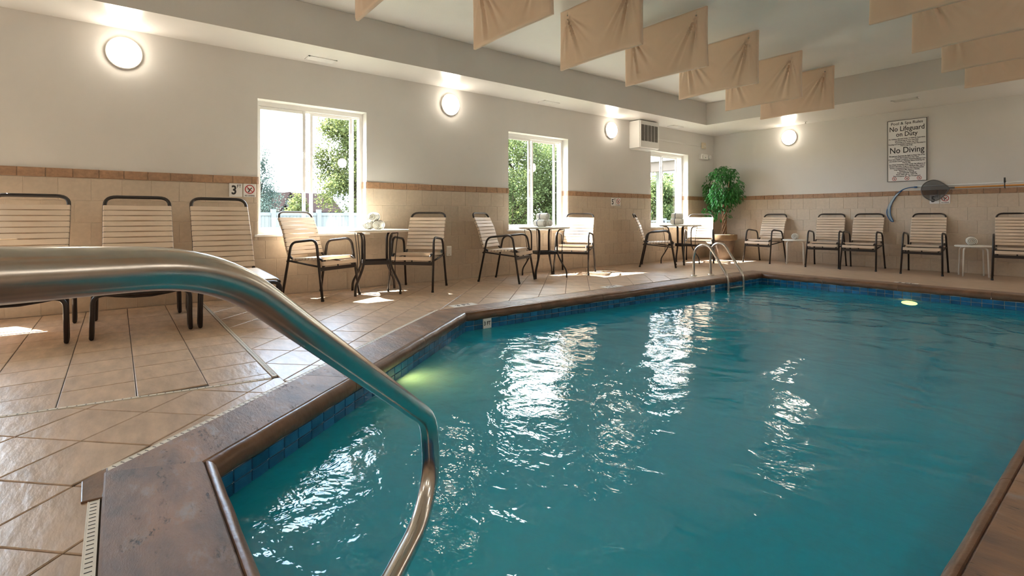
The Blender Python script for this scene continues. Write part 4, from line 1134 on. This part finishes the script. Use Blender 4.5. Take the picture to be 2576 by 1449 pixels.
# ------------------------------------------------------------------ outside
GZ = -.55
tag(obj('ground', MB().prism([(-140, -90), (-TW, -90), (-TW, 140), (-140, 140)], GZ - .2, GZ), 'lawn'), 'sunlit lawn outside the windows', 'ground', kind='structure')
def at(px, py, X): return on_plane(px, py, (X, 0, 0), (1, 0, 0))
def tree(name, x, y, zc, rx, rz, n, mat, label, leafsize=.10, seed=1, trunk=.12, cone=False, grp='trees outside the windows'):
    rnd = random.Random(seed); t = thing(name, (x, y, GZ), label, 'tree', grp)
    obj('trunk', MB().tube([(0, 0, 0), (.05, .03, (zc - GZ) * .5), (0, 0, zc - GZ + rz * .3)], [trunk, trunk * .8, trunk * .3], 8), 'trunk_grey', t, True)
    for k in range(7):
        a = k * .9 + seed; z0 = max(.3, (zc - GZ) - rz * .7 + k * rz * .16)
        obj('branch', MB().tube([(0, 0, z0), (math.cos(a) * rx * (.1 if cone else .35), math.sin(a) * rx * (.1 if cone else .35), z0 + rz * .2), (math.cos(a) * rx * (.2 if cone else .7), math.sin(a) * rx * (.2 if cone else .7), z0 + rz * .35)], [trunk * .35, trunk * .22, trunk * .08], 5), 'trunk_grey', t)
    m = MB(); clumps = []
    while len(clumps) < 60:
        v = Vector((rnd.uniform(-1, 1), rnd.uniform(-1, 1), rnd.uniform(-1, 1)))
        if .35 < v.length < 1:
            if cone: v.x *= (1 - v.z) * .5; v.y *= (1 - v.z) * .5
            clumps.append(v)
    for i in range(n):
        c = clumps[rnd.randrange(60)]
        p = Vector((c.x * rx + rnd.gauss(0, rx * .15), c.y * rx + rnd.gauss(0, rx * .15), zc - GZ + c.z * rz + rnd.gauss(0, rz * .10)))
        d = Vector((rnd.uniform(-1, 1), rnd.uniform(-1, 1), rnd.uniform(-1, .3))).normalized()
        leaf(m, p, d, Vector((rnd.uniform(-1, 1), rnd.uniform(-1, 1), 1)).normalized(), leafsize * rnd.uniform(.8, 1.4), leafsize * .38)
    tag(obj('foliage', m, mat, t), 'leafy crown', kind='stuff')
def tree_at(px, X, *a, **k):
    p = at(px, 500, X); tree(a[0], X, p.y, *a[1:], **k)
tree_at(893, -11.6, 'maple_tree', 2.65, 1.25, 2.15, 26000, 'maple_leaf', 'leafy maple filling the right half of the first window', leafsize=.078, seed=3)
tree_at(655, -16, 'conifer_tree', 1.6, 1.15, 2.0, 9000, 'blue_leaf', 'bluish conifer at the left edge of the first window', leafsize=.07, seed=4, cone=True)
tree_at(748, -12, 'young_tree', .95, .35, .75, 1500, 'maple_leaf', 'thin young tree in front of the house roofs', leafsize=.09, seed=5, trunk=.03)
tree_at(1290, -9, 'broadleaf_tree', 2.0, 1.9, 2.55, 30000, 'tree_leaf', 'broad green tree at the left of the middle window', leafsize=.085, seed=6)
tree_at(1375, -11, 'broadleaf_tree', 1.9, 2.2, 2.6, 30000, 'tree_leaf', 'broad green tree in the centre of the middle window', leafsize=.085, seed=7)
tree_at(1436, -7.5, 'broadleaf_tree', 1.5, .9, 2.2, 16000, 'tree_leaf', 'yellow-green tree at the right edge of the middle window', leafsize=.085, seed=8)
tree_at(1645, -13, 'broadleaf_tree', 1.5, 2.0, 2.0, 10000, 'tree_leaf', 'green tree at the left of the far window, beyond the porch', leafsize=.14, seed=9)
tree_at(1700, -13, 'broadleaf_tree', 1.9, 2.2, 2.2, 12000, 'tree_leaf', 'green tree behind the dark railing in the far window', leafsize=.14, seed=10)

# white yard fence seen through the first window
p0, p1 = at(560, 540, -9.0), at(905, 540, -9.0)
fn = thing('yard_fence', (-9.0, p0.y, GZ), 'white vinyl yard fence outside the first window', 'fence')
Lf = p1.y - p0.y; nf = 40; wv = Lf / nf
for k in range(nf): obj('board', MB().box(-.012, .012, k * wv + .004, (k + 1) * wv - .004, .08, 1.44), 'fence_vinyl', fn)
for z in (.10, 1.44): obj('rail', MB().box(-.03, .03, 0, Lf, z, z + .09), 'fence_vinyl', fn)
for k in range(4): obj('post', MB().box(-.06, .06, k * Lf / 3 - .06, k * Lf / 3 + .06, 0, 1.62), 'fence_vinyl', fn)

# neighbouring houses
def house(px0, px1, X, ridge_py, eave_py, label, depth=9.0, gable=True):
    a, b = at(px0, eave_py, X), at(px1, eave_py, X); rz = at((px0 + px1) / 2, ridge_py, X).z; ez = a.z; W = b.y - a.y
    t = thing('house', (X, a.y, GZ), label, 'house', 'houses outside the first window')
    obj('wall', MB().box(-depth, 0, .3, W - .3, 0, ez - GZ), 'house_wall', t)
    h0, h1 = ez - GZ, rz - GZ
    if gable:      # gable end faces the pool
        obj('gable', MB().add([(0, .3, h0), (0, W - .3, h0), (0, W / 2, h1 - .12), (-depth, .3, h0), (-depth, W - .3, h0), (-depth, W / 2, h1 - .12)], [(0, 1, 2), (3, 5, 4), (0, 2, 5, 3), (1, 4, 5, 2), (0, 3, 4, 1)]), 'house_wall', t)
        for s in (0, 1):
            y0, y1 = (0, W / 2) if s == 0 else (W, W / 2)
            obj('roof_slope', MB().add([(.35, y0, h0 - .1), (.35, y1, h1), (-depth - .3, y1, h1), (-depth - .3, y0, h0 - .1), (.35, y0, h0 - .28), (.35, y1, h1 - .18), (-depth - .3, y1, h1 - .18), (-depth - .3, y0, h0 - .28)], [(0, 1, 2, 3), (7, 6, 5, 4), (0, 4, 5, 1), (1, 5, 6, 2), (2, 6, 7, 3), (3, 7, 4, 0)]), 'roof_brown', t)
    else:
        for s in (0, 1):
            x0, x1 = (.4, -depth / 2) if s == 0 else (-depth - .4, -depth / 2)
            obj('roof_slope', MB().add([(x0, 0, h0 - .1), (x0, W, h0 - .1), (x1, W, h1), (x1, 0, h1), (x0, 0, h0 - .28), (x0, W, h0 - .28), (x1, W, h1 - .18), (x1, 0, h1 - .18)], [(0, 1, 2, 3), (7, 6, 5, 4), (0, 4, 5, 1), (1, 5, 6, 2), (2, 6, 7, 3), (3, 7, 4, 0)]), 'roof_brown', t)
    obj('window', MB().box(.0, .05, W * .40, W * .60, h0 * .45, h0 * .8), 'grille_dark', t)
    return t
house(690, 860, -53, 481, 530, 'tan house with a long brown roof behind the maple', depth=9, gable=False)
house(694, 762, -44, 482, 548, 'white gabled house wing behind the fence', depth=6)
house(684, 744, -38, 510, 556, 'low white gabled garage in front of the house', depth=5)

# porch outside the far window
po_ = thing('porch', (-2.2, 11.2, GZ), 'covered white porch with a post outside the far window', 'porch')
def atY(px, py, X): return at(px, py, X)
ZP = 2.42 - GZ
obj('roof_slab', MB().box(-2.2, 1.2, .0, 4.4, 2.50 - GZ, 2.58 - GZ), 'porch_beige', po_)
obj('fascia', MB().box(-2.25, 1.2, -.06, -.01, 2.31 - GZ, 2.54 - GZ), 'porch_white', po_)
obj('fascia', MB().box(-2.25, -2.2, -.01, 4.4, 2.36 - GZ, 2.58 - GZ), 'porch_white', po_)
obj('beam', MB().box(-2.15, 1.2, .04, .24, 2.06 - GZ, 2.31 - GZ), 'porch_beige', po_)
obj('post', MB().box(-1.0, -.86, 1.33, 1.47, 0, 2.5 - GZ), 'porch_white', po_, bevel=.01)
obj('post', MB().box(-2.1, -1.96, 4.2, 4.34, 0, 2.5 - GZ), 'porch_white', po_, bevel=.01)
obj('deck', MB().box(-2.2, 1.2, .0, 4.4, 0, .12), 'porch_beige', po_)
rl = link('metal_railing', None, po_, (-2.1, 1.6, 0))
for z in (.35, 1.25): obj('rail', MB().box(-.02, .02, 0, 2.6, z, z + .045), 'iron', rl)
for k in range(22): obj('baluster', MB().box(-.009, .009, .06 + k * .117, .078 + k * .117, .35, 1.25), 'iron', rl)
for k in range(2): obj('post', MB().box(-.05, .05, .35 + k * 1.3, .35 + k * 1.3 + .10, 0, 1.36), 'iron', rl)
wr = link('picket_railing', None, po_, (-1.75, .1, 0))
for z in (.35, 1.22): obj('rail', MB().box(-.03, .03, 0, 1.5, z, z + .09), 'porch_white', wr)
for k in range(10): obj('picket', MB().box(-.018, .018, .03 + k * .14, .066 + k * .14, .40, 1.24), 'porch_white', wr)
for k in range(2): obj('post', MB().box(-.06, .06, k * 1.4 - .01, k * 1.4 + .11, 0, 1.46), 'porch_white', wr)

# ------------------------------------------------------------------ turn the lettering into plain meshes
bpy.context.view_layer.update()
dg = bpy.context.evaluated_depsgraph_get()
conv = [(o, bpy.data.meshes.new_from_object(o.evaluated_get(dg))) for o in TEXTS]
for o, me in conv:
    me.name = 'lettering'; par, loc, rot, scl = o.parent, o.location.copy(), o.rotation_euler.copy(), o.scale.copy()
    cu = o.data; bpy.data.objects.remove(o); bpy.data.curves.remove(cu)
    n = link('lettering', me, par, loc); n.rotation_euler = rot; n.scale = scl
